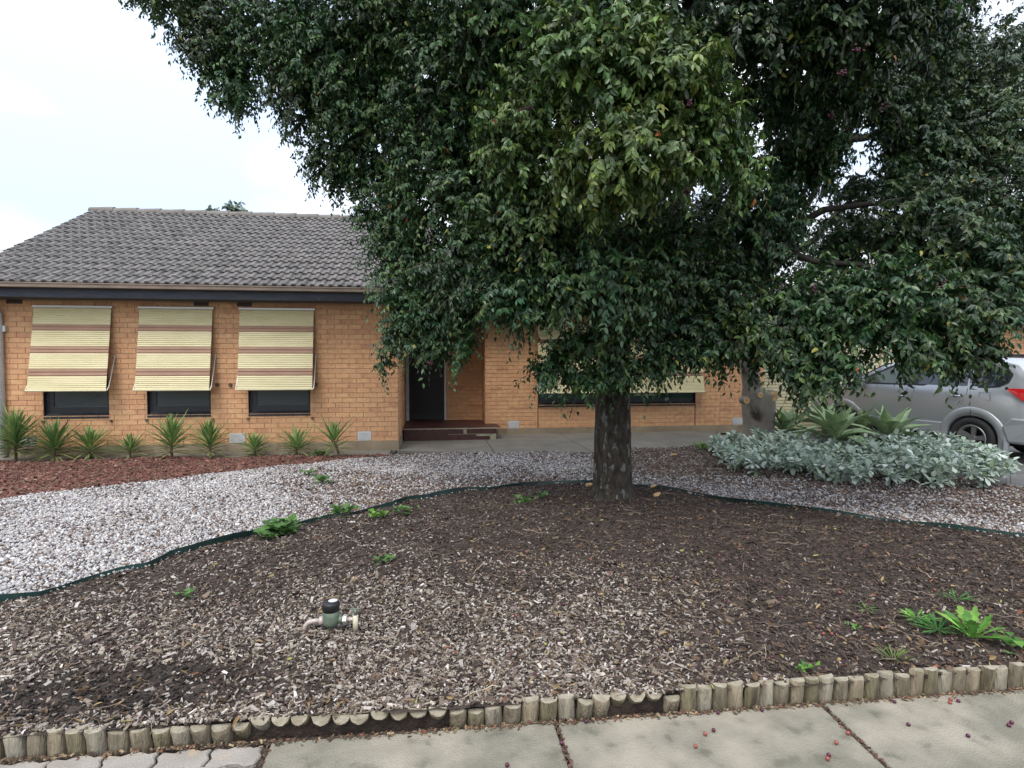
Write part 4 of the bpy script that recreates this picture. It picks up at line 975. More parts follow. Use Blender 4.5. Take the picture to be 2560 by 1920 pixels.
def gaps_ok(P, gaps):
    px, py, _ = proj(P); ok = np.ones(len(P), bool)
    for (gx, gy, ga_, gb, pr) in gaps: ok &= ~((((px - gx) / ga_) ** 2 + ((py - gy) / gb) ** 2 < 1) & (rng.uniform(0, 1, len(P)) < pr))
    return ok
GREENS = np.array([(.052, .108, .034), (.070, .135, .040), (.042, .090, .036), (.100, .165, .045), (.055, .115, .048)])
def crown(name, parent, lobes, gaps, per_m2, sections_near=5.5, col_k=1.0, fill=.35):
    Vs, Fs, Cs, off, tw = [], [], [], 0, []
    for lb in lobes:
        (u, v, dep, ru, rv_, leafL) = lb[:6]; dens = lb[6] if len(lb) > 6 else 1.0
        m_ = FPX / dep; c = PD(u, v, dep); ax = ru / m_; az = rv_ / m_; ay = min(max(ax, az) * .8, 1.15)
        area = 4 * math.pi * (((ax * ay) ** 1.6 + (ax * az) ** 1.6 + (ay * az) ** 1.6) / 3) ** (1 / 1.6)
        n = int(area * per_m2 * dens * (.065 / leafL) ** 1.3)
        d = rng.normal(0, 1, (n, 3)); d /= np.linalg.norm(d, axis=1, keepdims=True)
        r = np.where(rng.uniform(0, 1, n) < fill, rng.uniform(.25, .8, n), rng.uniform(.74, .98, n))
        lump = 1 + .13 * np.sin(d[:, 0] * 5 + u * .1) * np.cos(d[:, 2] * 6 + v * .07)
        Ll = rng.uniform(.16, .36, n) * (leafL / .065) ** .5
        B = c + (d * r[:, None] * lump[:, None]) @ np.diag([ax, ay, az]) - d * (Ll * .45)[:, None]
        B = B[gaps_ok(B, gaps)] if gaps else B
        n = len(B)
        if n == 0: continue
        dd = (B - c) / np.array([ax, ay, az]); dd += rng.normal(0, .35, (n, 3)); dd[:, 2] += .15
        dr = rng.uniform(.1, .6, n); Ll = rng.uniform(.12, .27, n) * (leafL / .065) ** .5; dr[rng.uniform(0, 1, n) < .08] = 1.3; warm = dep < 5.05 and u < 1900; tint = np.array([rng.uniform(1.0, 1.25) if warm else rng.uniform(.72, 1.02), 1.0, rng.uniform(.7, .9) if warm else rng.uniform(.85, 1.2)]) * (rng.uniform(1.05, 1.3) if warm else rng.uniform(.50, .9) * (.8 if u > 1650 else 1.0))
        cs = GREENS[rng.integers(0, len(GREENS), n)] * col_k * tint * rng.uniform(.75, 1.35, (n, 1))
        nl = 12
        V, F, C, P = spray_set(B, dd, Ll, nl, leafL, dr, cs, 2 if dep < sections_near else 1)
        zmin = V[:, 2].min()
        Vs.append(V); Fs.append(F + off); Cs.append(C); off += len(V); tw.append(P)
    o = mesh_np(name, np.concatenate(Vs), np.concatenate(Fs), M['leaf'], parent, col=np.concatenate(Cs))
    return o, tw
def twig_tubes(tw, name, parent, frac=.6, r=.0026):
    P = np.concatenate(tw); k_ = rng.uniform(0, 1, len(P)) < frac; P = P[k_][:, [0, 3, 7, 11]]; n = len(P); K = 4; V = np.zeros((n, K, 3, 3))
    for j in range(3):
        a = 2.094 * j; V[:, :, j] = P + np.array([math.cos(a), math.sin(a) * .7, math.sin(a) * .7]) * (r * np.array([1.3, 1, .8, .4]))[None, :, None]
    f = [(q_ * 3 + j, q_ * 3 + (j + 1) % 3, q_ * 3 + 3 + (j + 1) % 3, q_ * 3 + 3 + j) for q_ in range(K - 1) for j in range(3)]
    F = (np.array(f)[None] + (np.arange(n) * K * 3)[:, None, None]).reshape(-1, 4)
    o = mesh_np(name, V.reshape(-1, 3), F, M['twig'], parent); o['kind'] = 'stuff'; return o

def trunk_mesh(rings, n=26, rough=.05, seed=1, roots=0.0):
    rs = np.random.default_rng(seed); b = MB(); ph = rs.uniform(0, 6.28, 6)
    for (c, rx_, ry_) in rings:
        for j in range(n):
            a = 2 * math.pi * j / n; k_ = 1 + rough * (math.sin(3 * a + ph[0] + c[2] * 1.2) + .6 * math.sin(5 * a + ph[1] - c[2] * 2) + .4 * math.sin(9 * a + ph[2] + c[2] * 4)) + rs.normal(0, .008) + roots * math.exp(-max(c[2], 0) / .12) * (max(0, math.sin(4 * a + ph[3])) ** 2 * .5 + .2 * math.sin(7 * a + ph[4]))
            b.v.append((c[0] + rx_ * k_ * math.cos(a), c[1] + ry_ * k_ * math.sin(a), c[2]))
    for i in range(len(rings) - 1):
        for j in range(n): b.f.append((i * n + j, i * n + (j + 1) % n, (i + 1) * n + (j + 1) % n, (i + 1) * n + j))
    b.f.append(tuple((len(rings) - 1) * n + j for j in range(n)))
    return b
# --- the big lilly pilly
t1 = empty('lilly_pilly_tree', (T1[0], T1[1], 0)); tag(t1, 'large dark green tree with dark mossy trunk standing in the mulch bed', 'tree')
def toL(p, o): return tuple(np.array(p) - np.array(o.location))
rg = []
for z, r in ((-.12, .34), (-.02, .30), (.03, .262), (.09, .235), (.18, .217), (.32, .210), (.6, .204), (.9, .198), (1.2, .190), (1.45, .186), (1.7, .19), (2.0, .17), (2.4, .14), (2.9, .11)):
    rg.append(((-.012 - .01 * z, 0, z), r, r))
zz = np.linspace(-.12, 2.9, 46); r_i = np.interp(zz, [q[0][2] for q in rg], [q[1] for q in rg])
trunk_mesh([((-.012 - .012 * z, 0, z), r, r) for z, r in zip(zz, r_i)], 48, .035, 3, .22).build('trunk', M['bark'], t1, smooth=True)
LOB = [  # photo u, v, distance, half width, half height (photo px), leaf length
    (430, -60, 6.6, 140, 120, .060), (530, 70, 6.6, 100, 140, .060), (590, 190, 6.6, 80, 110, .060, .9), (700, 60, 6.5, 150, 150, .060), (770, 230, 6.5, 120, 130, .060), (860, 120, 6.3, 170, 180, .060),
    (850, 390, 6.6, 110, 110, .060), (940, 300, 6.4, 160, 160, .060), (985, 520, 6.6, 115, 140, .060), (1030, 690, 6.6, 110, 150, .060), (1040, 800, 6.5, 85, 65, .062, 1.0), (1120, 790, 6.2, 105, 80, .062),
    (1000, 20, 6.0, 200, 140, .062), (1130, 220, 5.8, 190, 190, .062), (1150, 470, 6.0, 190, 170, .062), (1200, 650, 5.8, 170, 140, .064), (1160, 870, 6.0, 45, 55, .062, .8), (1085, 865, 6.2, 75, 50, .062, .9), (985, 850, 6.5, 50, 50, .06, .9), (960, 905, 6.5, 18, 30, .06, .8),
    (1250, 60, 5.2, 180, 160, .064), (1330, 330, 5.0, 170, 170, .066), (1480, 120, 4.4, 200, 160, .070), (1650, 200, 4.5, 190, 170, .070), (1560, 390, 4.4, 200, 130, .072), (1740, 330, 4.7, 140, 150, .070), (1480, 470, 4.7, 110, 90, .072, .8), (1850, 420, 4.9, 60, 90, .07, .7),
    (1350, 560, 5.4, 190, 140, .066), (1320, 740, 5.5, 140, 100, .066), (1500, 700, 5.2, 180, 120, .068), (1650, 640, 5.6, 160, 150, .066), (1480, 860, 5.7, 120, 55, .066), (1540, 915, 5.8, 85, 45, .066), (1395, 900, 5.8, 55, 55, .066, .8),
    (1680, 820, 5.7, 130, 80, .066), (1800, 760, 5.8, 150, 130, .066), (1760, 880, 5.7, 110, 50, .066), (1930, 820, 5.4, 140, 110, .068), (2040, 900, 5.2, 110, 75, .070), (2010, 970, 5.1, 45, 30, .072, .6), (2060, 760, 5.3, 140, 130, .068),
    (2250, 760, 5.2, 170, 150, .070), (2400, 800, 5.2, 130, 85, .070), (2300, 880, 5.1, 85, 58, .070, 1.0), (2460, 700, 5.4, 130, 150, .068), (2340, 560, 5.6, 180, 150, .068), (2560, 560, 6.0, 130, 200, .066), (2480, 330, 6.4, 150, 150, .066, .8), (2400, 180, 6.6, 140, 120, .066, .6), (2330, 350, 6.4, 90, 140, .066, .8), (2550, 150, 6.8, 110, 130, .066, .5), (2120, 230, 6.0, 120, 75, .066), (2060, 380, 6.2, 60, 110, .066, .9), (2270, 330, 6.2, 70, 120, .066, .9), (2130, 600, 6.2, 110, 90, .066, .8), (2110, 915, 5.1, 45, 40, .07, .9), (2040, 960, 5.1, 45, 42, .07, .9), (1990, 915, 5.3, 50, 45, .068, .9), (2420, 880, 5.2, 90, 52, .07, 1.0), (1370, 930, 5.7, 60, 45, .066), (1450, 945, 5.75, 60, 40, .066), (1530, 945, 5.8, 70, 42, .066), (1640, 915, 5.7, 60, 40, .066), (2230, 260, 6.0, 80, 90, .066), (2330, 90, 6.0, 90, 90, .068, .9), (2250, 450, 6.0, 60, 80, .066, .9), (2420, 380, 6.2, 110, 120, .066, .9), (2020, 330, 6.3, 110, 110, .066, .8), (2140, 470, 6.8, 100, 70, .066, .7), (2350, 20, 6.5, 120, 90, .068, .8), (1960, 450, 6.4, 90, 90, .066, .8), (2300, 200, 6.4, 110, 120, .066, .8),
    (1920, 60, 4.8, 190, 120, .070), (2120, 60, 4.8, 190, 120, .070), (2280, 30, 5.2, 110, 90, .070), (2000, 220, 5.6, 190, 130, .068), (1880, 560, 5.8, 150, 160, .066),
    (1250, 480, 7.4, 300, 320, .066, .55), (1650, 560, 7.6, 280, 240, .066, .6), (1100, 130, 7.6, 300, 220, .066, .45), (1700, 150, 7.6, 300, 220, .066, .25),
]
GAPS = [(2165, 375, 44, 32, .88), (2135, 428, 56, 28, .68), (2190, 500, 30, 48, .5), (2090, 480, 30, 30, .4), (1075, 565, 22, 26, .97), (1110, 600, 32, 16, .9), (1735, 480, 40, 22, .95), (1420, 480, 16, 24, .95), (1450, 505, 26, 14, .95), (1590, 480, 16, 22, .9), (1775, 95, 34, 20, .8), (1825, 120, 26, 26, .8),
        (1990, 200, 36, 50, .45), (1880, 160, 30, 20, .7), (2100, 265, 24, 24, .5), (2460, 520, 36, 36, .7), (2440, 60, 50, 50, .5), (2300, 110, 40, 40, .3), (2160, 650, 40, 35, .6), (2280, 720, 30, 15, .5), (1060, 520, 20, 30, .6), (930, 560, 25, 15, .5),
        (1300, 960, 60, 30, .8), (1260, 930, 40, 60, .5), (2215, 880, 32, 46, .97), (2540, 840, 40, 60, .9), (800, 330, 30, 30, .5), (2500, 40, 60, 60, .6), (1640, 610, 12, 10, .8), (1890, 640, 14, 12, .8)]
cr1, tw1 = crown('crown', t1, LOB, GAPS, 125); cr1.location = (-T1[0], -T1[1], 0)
q = twig_tubes(tw1, 'twigs', t1); q.location = (-T1[0], -T1[1], 0)
# unseen upper crown, coarser: it shades the bed below
top = []
for k_ in range(13):
    a = k_ * 2.4; rr = .5 + .25 * k_; c = np.array([T1[0] + rr * math.cos(a), T1[1] + .7 * rr * math.sin(a), 6.6 + 1.2 * math.sin(k_ * 1.7)])
    uu, vv, dd = proj(c); top.append((uu, vv, dd, 1.2 * FPX / dd, .9 * FPX / dd, .13))
uc, _ = crown('upper_crown', t1, top, None, 60); uc.location = (-T1[0], -T1[1], 0)
fork = np.array([T1[0] - .03, T1[1], 2.0])
def limb(a, b, r0, r1, parent, sag=.3, m_='bark', seed=0, org=None):
    rs = np.random.default_rng(seed); a = np.array(a, float); b = np.array(b, float); pts = []
    for t in np.linspace(0, 1, 9):
        p = a * (1 - t) + b * t; p[2] += sag * math.sin(math.pi * t) * np.linalg.norm(b - a) * .35; p += rs.normal(0, .025, 3) * (0 < t < 1) * np.linalg.norm(b - a) * .5; pts.append(p - org)
    return MB().tube(pts, list(np.linspace(r0, r1, 9)), 8).build('limb', M['darkbark'], parent, smooth=True)
o1 = np.array([T1[0], T1[1], 0])
for s_, (u, v, d, r0) in enumerate([(560, 60, 6.6, .085), (850, 250, 6.4, .075), (1050, 620, 6.5, .055), (1130, 300, 6.0, .07), (1500, 200, 4.6, .07), (1700, 350, 4.8, .055), (1350, 650, 5.5, .045), (2250, 700, 5.3, .07), (2400, 500, 5.8, .07), (2050, 150, 5.2, .065), (1950, 750, 5.5, .05), (1750, 700, 5.9, .05), (1500, -300, 6.3, .10), (1900, -400, 6.6, .08)]):
    limb(fork + np.array([0, 0, (s_ % 4) * .22 - .2]), PD(u, v, d), r0, .014, t1, .35, seed=s_, org=o1)
def berries(c, n, spread, parent, org, seed=0, r=.009):
    rs = np.random.default_rng(seed); b = MB()
    for i in range(n):
        p = np.array(c) + rs.normal(0, spread, 3) - org; b.lathe([(0, -r), (r * .8, -r * .6), (r, 0), (r * .8, r * .6), (0, r)], p, 8)
    return b.build('berry_cluster', M['berry'], parent, smooth=True)
for s_, (u, v, d) in enumerate([(1300, 278, 4.55), (1325, 270, 4.55), (1725, 258, 4.1), (2142, 122, 4.3), (2205, 270, 5.0), (2080, 285, 5.0), (2038, 722, 4.75), (1718, 480, 4.6), (1075, 908, 5.9), (2355, 715, 4.7), (1495, 565, 4.9), (2110, 180, 4.4)]):
    berries(PD(u, v, d), 9, .018, t1, o1, s_)

# --- the pruned grey-barked tree behind
t2o = empty('pruned_tree', (T2[0], T2[1], 0)); tag(t2o, 'grey-barked tree with freshly sawn limb stubs among the silver plants', 'tree')
o2 = np.array([T2[0], T2[1], 0]); m2 = FPX / proj((T2[0], T2[1], .8))[2]
def sil(y): # silhouette left/right of the trunk by photo row
    return np.interp(y, [860, 905, 940, 970, 985, 1010, 1040, 1060, 1085, 1100, 1118], [1852, 1851, 1855, 1859, 1857, 1855, 1857, 1859, 1852, 1840, 1826]), np.interp(y, [860, 905, 940, 970, 985, 1010, 1040, 1060, 1085, 1100, 1118], [1888, 1892, 1897, 1906, 1936, 1938, 1936, 1934, 1938, 1944, 1952])
rg2 = []
for y in np.linspace(1118, 860, 44):
    l_, r_ = sil(y); c = PY((l_ + r_) / 2, y, T2[1]) - o2; rr = (r_ - l_) / 2 / m2; rg2.append(((c[0], 0, c[2]), rr, min(rr, .27)))
for k_ in range(1, 7): c = rg2[43][0]; rg2.append(((c[0] + .02 * k_, 0, c[2] + .35 * k_), rg2[43][1] * (1 - .09 * k_), rg2[43][2] * (1 - .09 * k_)))
trunk_mesh(rg2, 30, .035, 5).build('trunk', M['bark2'], t2o, smooth=True)
for (u, v, r, dy) in ((1866, 1001, .062, -.25), (1901, 988, .055, -.27), (1932, 990, .10, -.22)):
    c = PY(u, v, T2[1] + dy) - o2
    st_ = MB().lathe([(r * 1.15, .14), (r * 1.12, .0), (r, -.012)], c, 16, 'y').build('stub', M['bark2'], t2o, smooth=True)
    MB().lathe([(r * .99, -.013), (r * .6, -.016), (0.001, -.0155)], c, 16, 'y').build('sawn_face', M['cutwood'], st_)
    MB().lathe([(r * .16, -.018), (0.001, -.0185)], c, 10, 'y').build('heartwood', M['twig'], st_)
LOB2 = [(2250, 200, 10, 190, 130, .065, .55), (2450, 180, 10, 190, 160, .065, .6), (2520, 400, 10, 160, 170, .065, .7), (2300, 400, 9.5, 110, 120, .065, .5), (1950, 350, 9.5, 180, 170, .065, .22), (1800, 600, 9.5, 170, 160, .065, .7), (2050, 620, 9.5, 150, 120, .065, .45),
        (2200, 620, 9.8, 160, 130, .065, .5), (2400, 620, 9.8, 170, 130, .065, .8), (2500, 60, 10, 160, 100, .065, .4), (1990, 760, 9.5, 150, 90, .065, .7), (1900, 800, 10, 80, 60, .065, .6), (1750, 300, 10, 150, 200, .065, .2), (2100, 100, 10.5, 200, 120, .065, .25)]
cr2, tw2 = crown('crown', t2o, LOB2, GAPS, 85, col_k=.8); cr2.location = (-T2[0], -T2[1], 0)
top2 = np.array(rg2[-1][0]) + o2
for s_, (u, v, d) in enumerate([(2130, 330, 9.8), (2500, 350, 10), (1850, 400, 9.8), (2300, 100, 10), (2000, 100, 10)]): limb(top2 - np.array([0, 0, .8 + .2 * s_]), PD(u, v, d), .075, .015, t2o, .25, 'bark', 40 + s_, o2)
limb(PD(2110, 360, 9.8), PD(2300, 400, 9.6), .07, .05, t2o, .6, 'bark', 60, o2)

# --- bare tree seen through the gap, trees beyond the roof
def bare(name, base, H_, label, depth=5, spread=.55, r=.12, seed=3):
    t = empty(name, tuple(base)); tag(t, label, 'tree'); rs = random.Random(seed); tk = MB().tube([(0, 0, 0), (.05, 0, H_ * .2), (0, 0, H_ * .4)], [r, r * .8, r * .65], 8).build('trunk', M['bark2'], t, smooth=True); b = MB()
    def grow(p, d, L_, r_, k_):
        e = [p[i] + d[i] * L_ for i in range(3)]; mid = [p[i] + d[i] * L_ * .5 + rs.uniform(-.06, .06) * L_ for i in range(3)]; b.tube([p, mid, e], [r_, r_ * .85, r_ * .7], 4 if k_ < 3 else 5, False)
        if k_ == 0: return
        for _ in range(3):
            nd_ = [d[i] + rs.uniform(-spread, spread) for i in range(3)]; nd_[2] += .12; q_ = math.sqrt(sum(x * x for x in nd_)); grow(e, [x / q_ for x in nd_], L_ * rs.uniform(.62, .85), r_ * .62, k_ - 1)
    grow([0, 0, H_ * .4], [0, 0, 1], H_ * .16, r * .6, depth); q_ = b.build('branches', M['bark2'], t); q_['kind'] = 'stuff'; return t
bb = PD(2170, 905, 22); bare('bare_tree', (bb[0], bb[1], -.1), 9.0, 'leafless tree behind the garage seen through the gap in the leaves', 6, .75, .14)
def far_tree(u, v, dep, w, hgt, label, seed):
    c = PD(u, v, dep); t = empty('garden_tree', (c[0], c[1], -.1)); tag(t, label, 'tree', 'tree tops beyond the roof ridge'); rs = np.random.default_rng(seed)
    MB().tube([(0, 0, 0), (.1, 0, c[2] * .5), (0, 0, c[2])], [.12, .09, .03], 8).build('trunk', M['bark2'], t, smooth=True)
    n = 300; p = rs.normal(0, 1, (n, 3)); p /= np.linalg.norm(p, axis=1, keepdims=True); p *= (rs.uniform(.2, 1, n) ** .5)[:, None]
    cl = rs.normal(0, .5, (9, 3)); k_ = rs.integers(0, 9, n); p = (cl[k_] * np.array([w * .8, w * .8, hgt * .8]) + p * np.array([w, w, hgt]) * .35) + np.array([0, 0, c[2] + .1])
    V, F, k_ = leaves(p, rs.normal(0, 1, (n, 3)), up_vec(n, .6), np.full(n, .24), np.full(n, .12), np.full(n, .2), .1, 1)
    mesh_np('crown', V, F, M['leaf'], t, col=np.repeat(palette(n, [(.20, .25, .20), (.26, .31, .25)], [1, 1]), k_, 0))  # distance haze is put into these pale grey-green leaf colours
far_tree(532, 534, 24, .30, .42, 'small leafy tree top poking above the roof ridge, the narrow left one', 1)
far_tree(598, 530, 24, .46, .38, 'small leafy tree top poking above the roof ridge, the fuller right one', 2)
ow = empty('overhead_wire', (-30, 30, 7)); tag(ow, 'thin overhead wire crossing the sky left of the roof', 'wire')
pa_, pb_ = PD(-300, 621, 26), PD(120, 628, 26)
MB().tube([pa_ - np.array([-30, 30, 7]), pb_ - np.array([-30, 30, 7])], .009, 5).build('cable', M['black'], ow)

# ------------------------------------------------------------------ yuccas along the wall
def yucca(u, v, ytop, halfpx, nl, label, lean=(0, 0), seed=0, dark=1.0, stem=.3):
    rs = np.random.default_rng(seed); base = G(u, v); m_ = FPX / proj(base)[2]; Hh = (v - ytop) / m_; R_ = halfpx / m_
    t = empty('yucca', (base[0], base[1], float(gz(base[0], base[1])))); tag(t, label, 'plant', 'yuccas in a row before the brick wall')
    nl = int(nl * 1.45); R_ *= 1.12; tl_ = stem * Hh; stp = [(0, 0, -.03), (lean[0] * .4, lean[1] * .4, tl_ * .5), (lean[0], lean[1], tl_)]
    MB().tube(stp, [.022, .019, .016], 7).build('stem', M['twig'], t)
    el = np.sort(rs.uniform(-.15, 1.5, nl)); az = np.arange(nl) * 2.4 + rs.uniform(-.3, .3, nl)
    L_ = np.where(el > .9, (Hh - tl_) * .95 / np.maximum(np.sin(el), .5), R_ * 1.05 / np.maximum(np.cos(el), .35)) * rs.uniform(.75, 1.05, nl); L_ = np.clip(L_, .12, max(Hh, R_) * 1.05)
    z0 = tl_ * (.35 + .65 * (el + .15) / 1.65) + .04 * el; P = np.stack([np.full(nl, lean[0]), np.full(nl, lean[1]), z0], 1)
    A = np.stack([np.cos(az) * np.cos(el), np.sin(az) * np.cos(el), np.sin(el)], 1); N = np.stack([-np.cos(az) * np.sin(el), -np.sin(az) * np.sin(el), np.cos(el)], 1)
    V, F, k_ = leaves(P, A, N, L_, np.full(nl, .036), np.clip(rs.normal(.10, .12, nl), -.05, .4), .22, 3)
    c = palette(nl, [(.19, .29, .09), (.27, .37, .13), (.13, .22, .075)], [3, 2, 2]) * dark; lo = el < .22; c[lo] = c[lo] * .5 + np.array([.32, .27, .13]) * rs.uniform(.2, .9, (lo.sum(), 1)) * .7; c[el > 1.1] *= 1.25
    mesh_np('foliage', V, F, M['leaf2'], t, col=np.repeat(c, k_, 0)); return t
yucca(40, 1152, 1018, 62, 110, 'tallest bushy yucca at the left end of the row below the first window', seed=1, dark=.85, stem=.45)
yucca(137, 1152, 1046, 58, 80, 'full dark yucca below the right half of the first window', seed=2, dark=.8, stem=.40)
yucca(226, 1146, 1068, 55, 56, 'medium loose yucca just right of the first window', seed=3)
yucca(325, 1144, 1088, 52, 42, 'smallest low yucca below the left side of the middle window', seed=4)
yucca(430, 1148, 1038, 58, 66, 'tall open yucca below the middle window', seed=5, stem=.42)
yucca(525, 1144, 1046, 50, 62, 'compact yucca left of the first white wall vent', seed=6, stem=.4)
yucca(637, 1139, 1082, 46, 40, 'short yucca just right of the white vent, below the third window', seed=7)
yucca(742, 1138, 1068, 50, 44, 'pale yucca below the right side of the third window', seed=8)
yucca(850, 1143, 1052, 50, 46, 'leaning yucca at the right end of the row beside the gravel', lean=(-.10, 0), seed=9, stem=.5)

# ------------------------------------------------------------------ agaves and silver ground cover
def agave_leaf(L_, W_, arch, seed):
    b = MB(); ns, nw = 9, 5
    for side in (0, 1):
        for i in range(ns):
            t = i / (ns - 1); w = W_ * (.40 + .60 * math.exp(-((t - .52) / .27) ** 2)) * (1 - t ** 3.2) ** .8 ; x = L_ * (t - .12 * arch * t * t); z = L_ * arch * (.22 * t - .62 * t * t)
            for j in range(nw):
                s_ = -1 + 2 * j / (nw - 1); b.v.append((x, s_ * w * .5, z + abs(s_) ** 1.6 * w * .22 - (.012 * (1 - abs(s_)) * (1 - t) if side else 0)))
    for side in (0, 1):
        o_ = side * ns * nw
        for i in range(ns - 1):
            for j in range(nw - 1):
                q_ = (o_ + i * nw + j, o_ + (i + 1) * nw + j, o_ + (i + 1) * nw + j + 1, o_ + i * nw + j + 1); b.f.append(q_ if side == 0 else q_[::-1])
    return b
ag_me = [agave_leaf(1, .36, a, 0).mesh('leaf', M['agave'], True) for a in (.15, .5, .9)]
ag_y = agave_leaf(1, .33, .5, 0).mesh('leaf', M['agave_y'], True)
def agave(u, v, z, R_, n, label, seed, yel=False):
    rs = random.Random(seed); b = G(u, v, z); t = empty('agave', (b[0], b[1], z)); tag(t, label, 'plant', 'agaves in the silver-leaved bed')
    MB().lathe([(.05, -.25), (.055, 0), (.04, .06), (.0, .09)], (0, 0, 0), 12).build('stem', M['twig'], t, smooth=True)
    for i in range(n):
        f = i / (n - 1); el = rad(12 + 62 * f ** .9) + rs.uniform(-.16, .16); az = i * 2.4 + rs.uniform(-.2, .2); L_ = R_ * rs.uniform(.85, 1.1) * (1 - .25 * f)
        me = ag_me[rs.randrange(3) if el < 1 else rs.randrange(2)]
        if yel and i in (3, 6, 9): me = ag_y
        o = bpy.data.objects.new('leaf', me); link(o, t); o.scale = (L_, L_ * rs.uniform(.85, 1.1), L_)
        if me is ag_y: o['label'] = 'yellowing agave leaf'
        o.location = (.03 * math.cos(az), .03 * math.sin(az), .02 + .05 * f); o.rotation_euler = (rs.uniform(-.2, .2), -el, az)
    return t
agave(1962, 1088, .18, .72, 13, 'dark agave rosette right beside the grey trunk', 1)
agave(2088, 1106, .25, .84, 16, 'broadest pale green agave in the middle of the bed', 2)
agave(2062, 1070, .22, .76, 12, 'upright dark agave behind the broad pale one', 3)
agave(2222, 1100, .26, .80, 15, 'agave with yellowing leaves nearest the car', 4, True)
agave(2160, 1076, .18, .68, 12, 'small agave behind, below the car front wheel', 5)
SIL = [G(u, v)[:2] for u, v in ((1768, 1130), (1795, 1168), (1860, 1188), (1980, 1200), (2080, 1216), (2200, 1226), (2350, 1232), (2500, 1232), (2556, 1220), (2490, 1165), (2450, 1128), (2330, 1118), (2250, 1128), (2120, 1138), (2020, 1130), (1930, 1122), (1850, 1122))]
p = scatter(680, lambda x, y: in_poly(x, y, SIL), (3.5, 8), (6, 10.6)); n = len(p); nl = 12
cen_h = .03 + (.20 + .05 * (p[:, 0] - 5)) * rng.uniform(0, 1, n) ** .8 + .05 * nz(p[:, 0], p[:, 1], 4)
bas = np.stack([p[:, 0], p[:, 1], gz(p[:, 0], p[:, 1]) + cen_h], 1); az = rng.uniform(0, 6.28, (n, 1)) + np.arange(nl)[None] * 2.4; el = rng.normal(.2, .4, (n, nl)) + np.linspace(-.5, .8, nl)[None]
A = np.stack([np.cos(az) * np.cos(el), np.sin(az) * np.cos(el), np.sin(el)], 2); N = np.stack([-np.cos(az) * np.sin(el), -np.sin(az) * np.sin(el), np.cos(el)], 2)
Ls = rng.uniform(.075, .135, n * nl)
V, F, k_ = leaves(np.repeat(bas, nl, 0), A.reshape(-1, 3), N.reshape(-1, 3), Ls, Ls * rng.uniform(.42, .56, n * nl), rng.uniform(.05, .5, n * nl), .10, 3, True)
# paddle shape: the widest part sits towards the tip
c = palette(n * nl, [(.40, .475, .39), (.49, .55, .47), (.27, .34, .27), (.60, .64, .58), (.30, .40, .22)], [4, 3, 3, 1.8, .8], .12)
gc = mesh_np('silver_ground_cover', V, F, M['silver'], col=np.repeat(c, k_, 0)); gc['kind'] = 'stuff'; gc['label'] = 'silvery grey-green leafy ground cover around the agaves'
stv = MB()
for i in range(0, n, 3): stv.tube([(p[i, 0], p[i, 1], -.02), (bas[i, 0], bas[i, 1], bas[i, 2] * .8)], .0035, 4, False)
o = stv.build('ground_cover_stems', M['silver']); o['kind'] = 'stuff'

# ------------------------------------------------------------------ weeds
def weed(u, v, R_, n, wfrac, el0, el1, cols, label, seed, teeth=True, name='weed'):
    rs = random.Random(seed); b = G(u, v); z = float(gz(b[0], b[1])) + .008; t = empty(name, (b[0], b[1], z)); tag(t, label, 'weed', 'green weeds in the garden bed')
    V, F, C = [], [], []; off = 0
    for i in range(n):
        az = i * 2.4 + rs.uniform(-.4, .4); el = rad(rs.uniform(el0, el1)); L_ = R_ * rs.uniform(.6, 1.1); W_ = L_ * wfrac * rs.uniform(.8, 1.2); ns = 11 if teeth else 6
        ca, sa = math.cos(az), math.sin(az); r0 = rs.uniform(0, R_ * .12); cl_ = (not teeth) and name == 'weed'; L_ *= .42 if cl_ else 1; ox, oy, oz = (rs.gauss(0, R_ * .36), rs.gauss(0, R_ * .3), rs.uniform(.0, R_ * .45)) if cl_ else (0, 0, 0); curl = rs.uniform(.2, .7); col = np.array(cols[rs.randrange(len(cols))]) * rs.uniform(.8, 1.2)
        for k__ in range(ns):
            t_ = k__ / (ns - 1); prof = math.sin(math.pi * min(1, .06 + t_ * .94) ** 1.15) * (.35 + .75 * t_) * (1 if not teeth or k__ % 2 else .55)
            w = W_ * .5 * max(prof, .05 if t_ < 1 else 0); x = r0 + L_ * t_ * math.cos(el); zz_ = L_ * (t_ * math.sin(el) - curl * .5 * t_ * t_ * math.sin(el)) + .004
            for s_ in (-1, 0, 1): V.append((ca * x - sa * w * s_ + ox, sa * x + ca * w * s_ + oy, zz_ + abs(s_) * w * .3 + oz)); C.append(col * (1.5 if s_ == 0 and t_ < .7 and teeth else 1))
        for k__ in range(ns - 1):
            for s_ in (0, 1): a = off + k__ * 3 + s_; F.append((a, a + 3, a + 4, a + 1))
        off += ns * 3
    mesh_np('foliage', V, F, M['leaf2'], t, col=np.array(C)); return t
gg = [(.10, .24, .035), (.14, .30, .05), (.075, .19, .04)]
weed(2430, 1592, .20, 15, .44, 8, 72, [(.15, .31, .05), (.19, .34, .06), (.11, .26, .05)], 'largest dandelion weed with broad toothed leaves near the right logs', 1)
weed(2345, 1572, .15, 46, .12, 4, 30, [(.05, .16, .04), (.07, .20, .04)], 'feathery dark green weed spreading left of the big dandelion', 2)
weed(2290, 1545, .13, 12, .3, 5, 30, gg, 'flat toothed weed behind the feathery one at the right', 3)
weed(2390, 1500, .13, 14, .2, 5, 35, [(.06, .17, .04), (.08, .21, .05)], 'small fern-like weed above the big dandelion', 4)
weed(2535, 1625, .12, 14, .7, 5, 40, gg, 'broad-leaved weed cut by the right picture edge', 5, False)
weed(2235, 1655, .11, 26, .07, 20, 70, [(.10, .19, .04), (.16, .22, .06)], 'tuft of thin grass just behind the right logs', 6, False, 'grass_tuft')
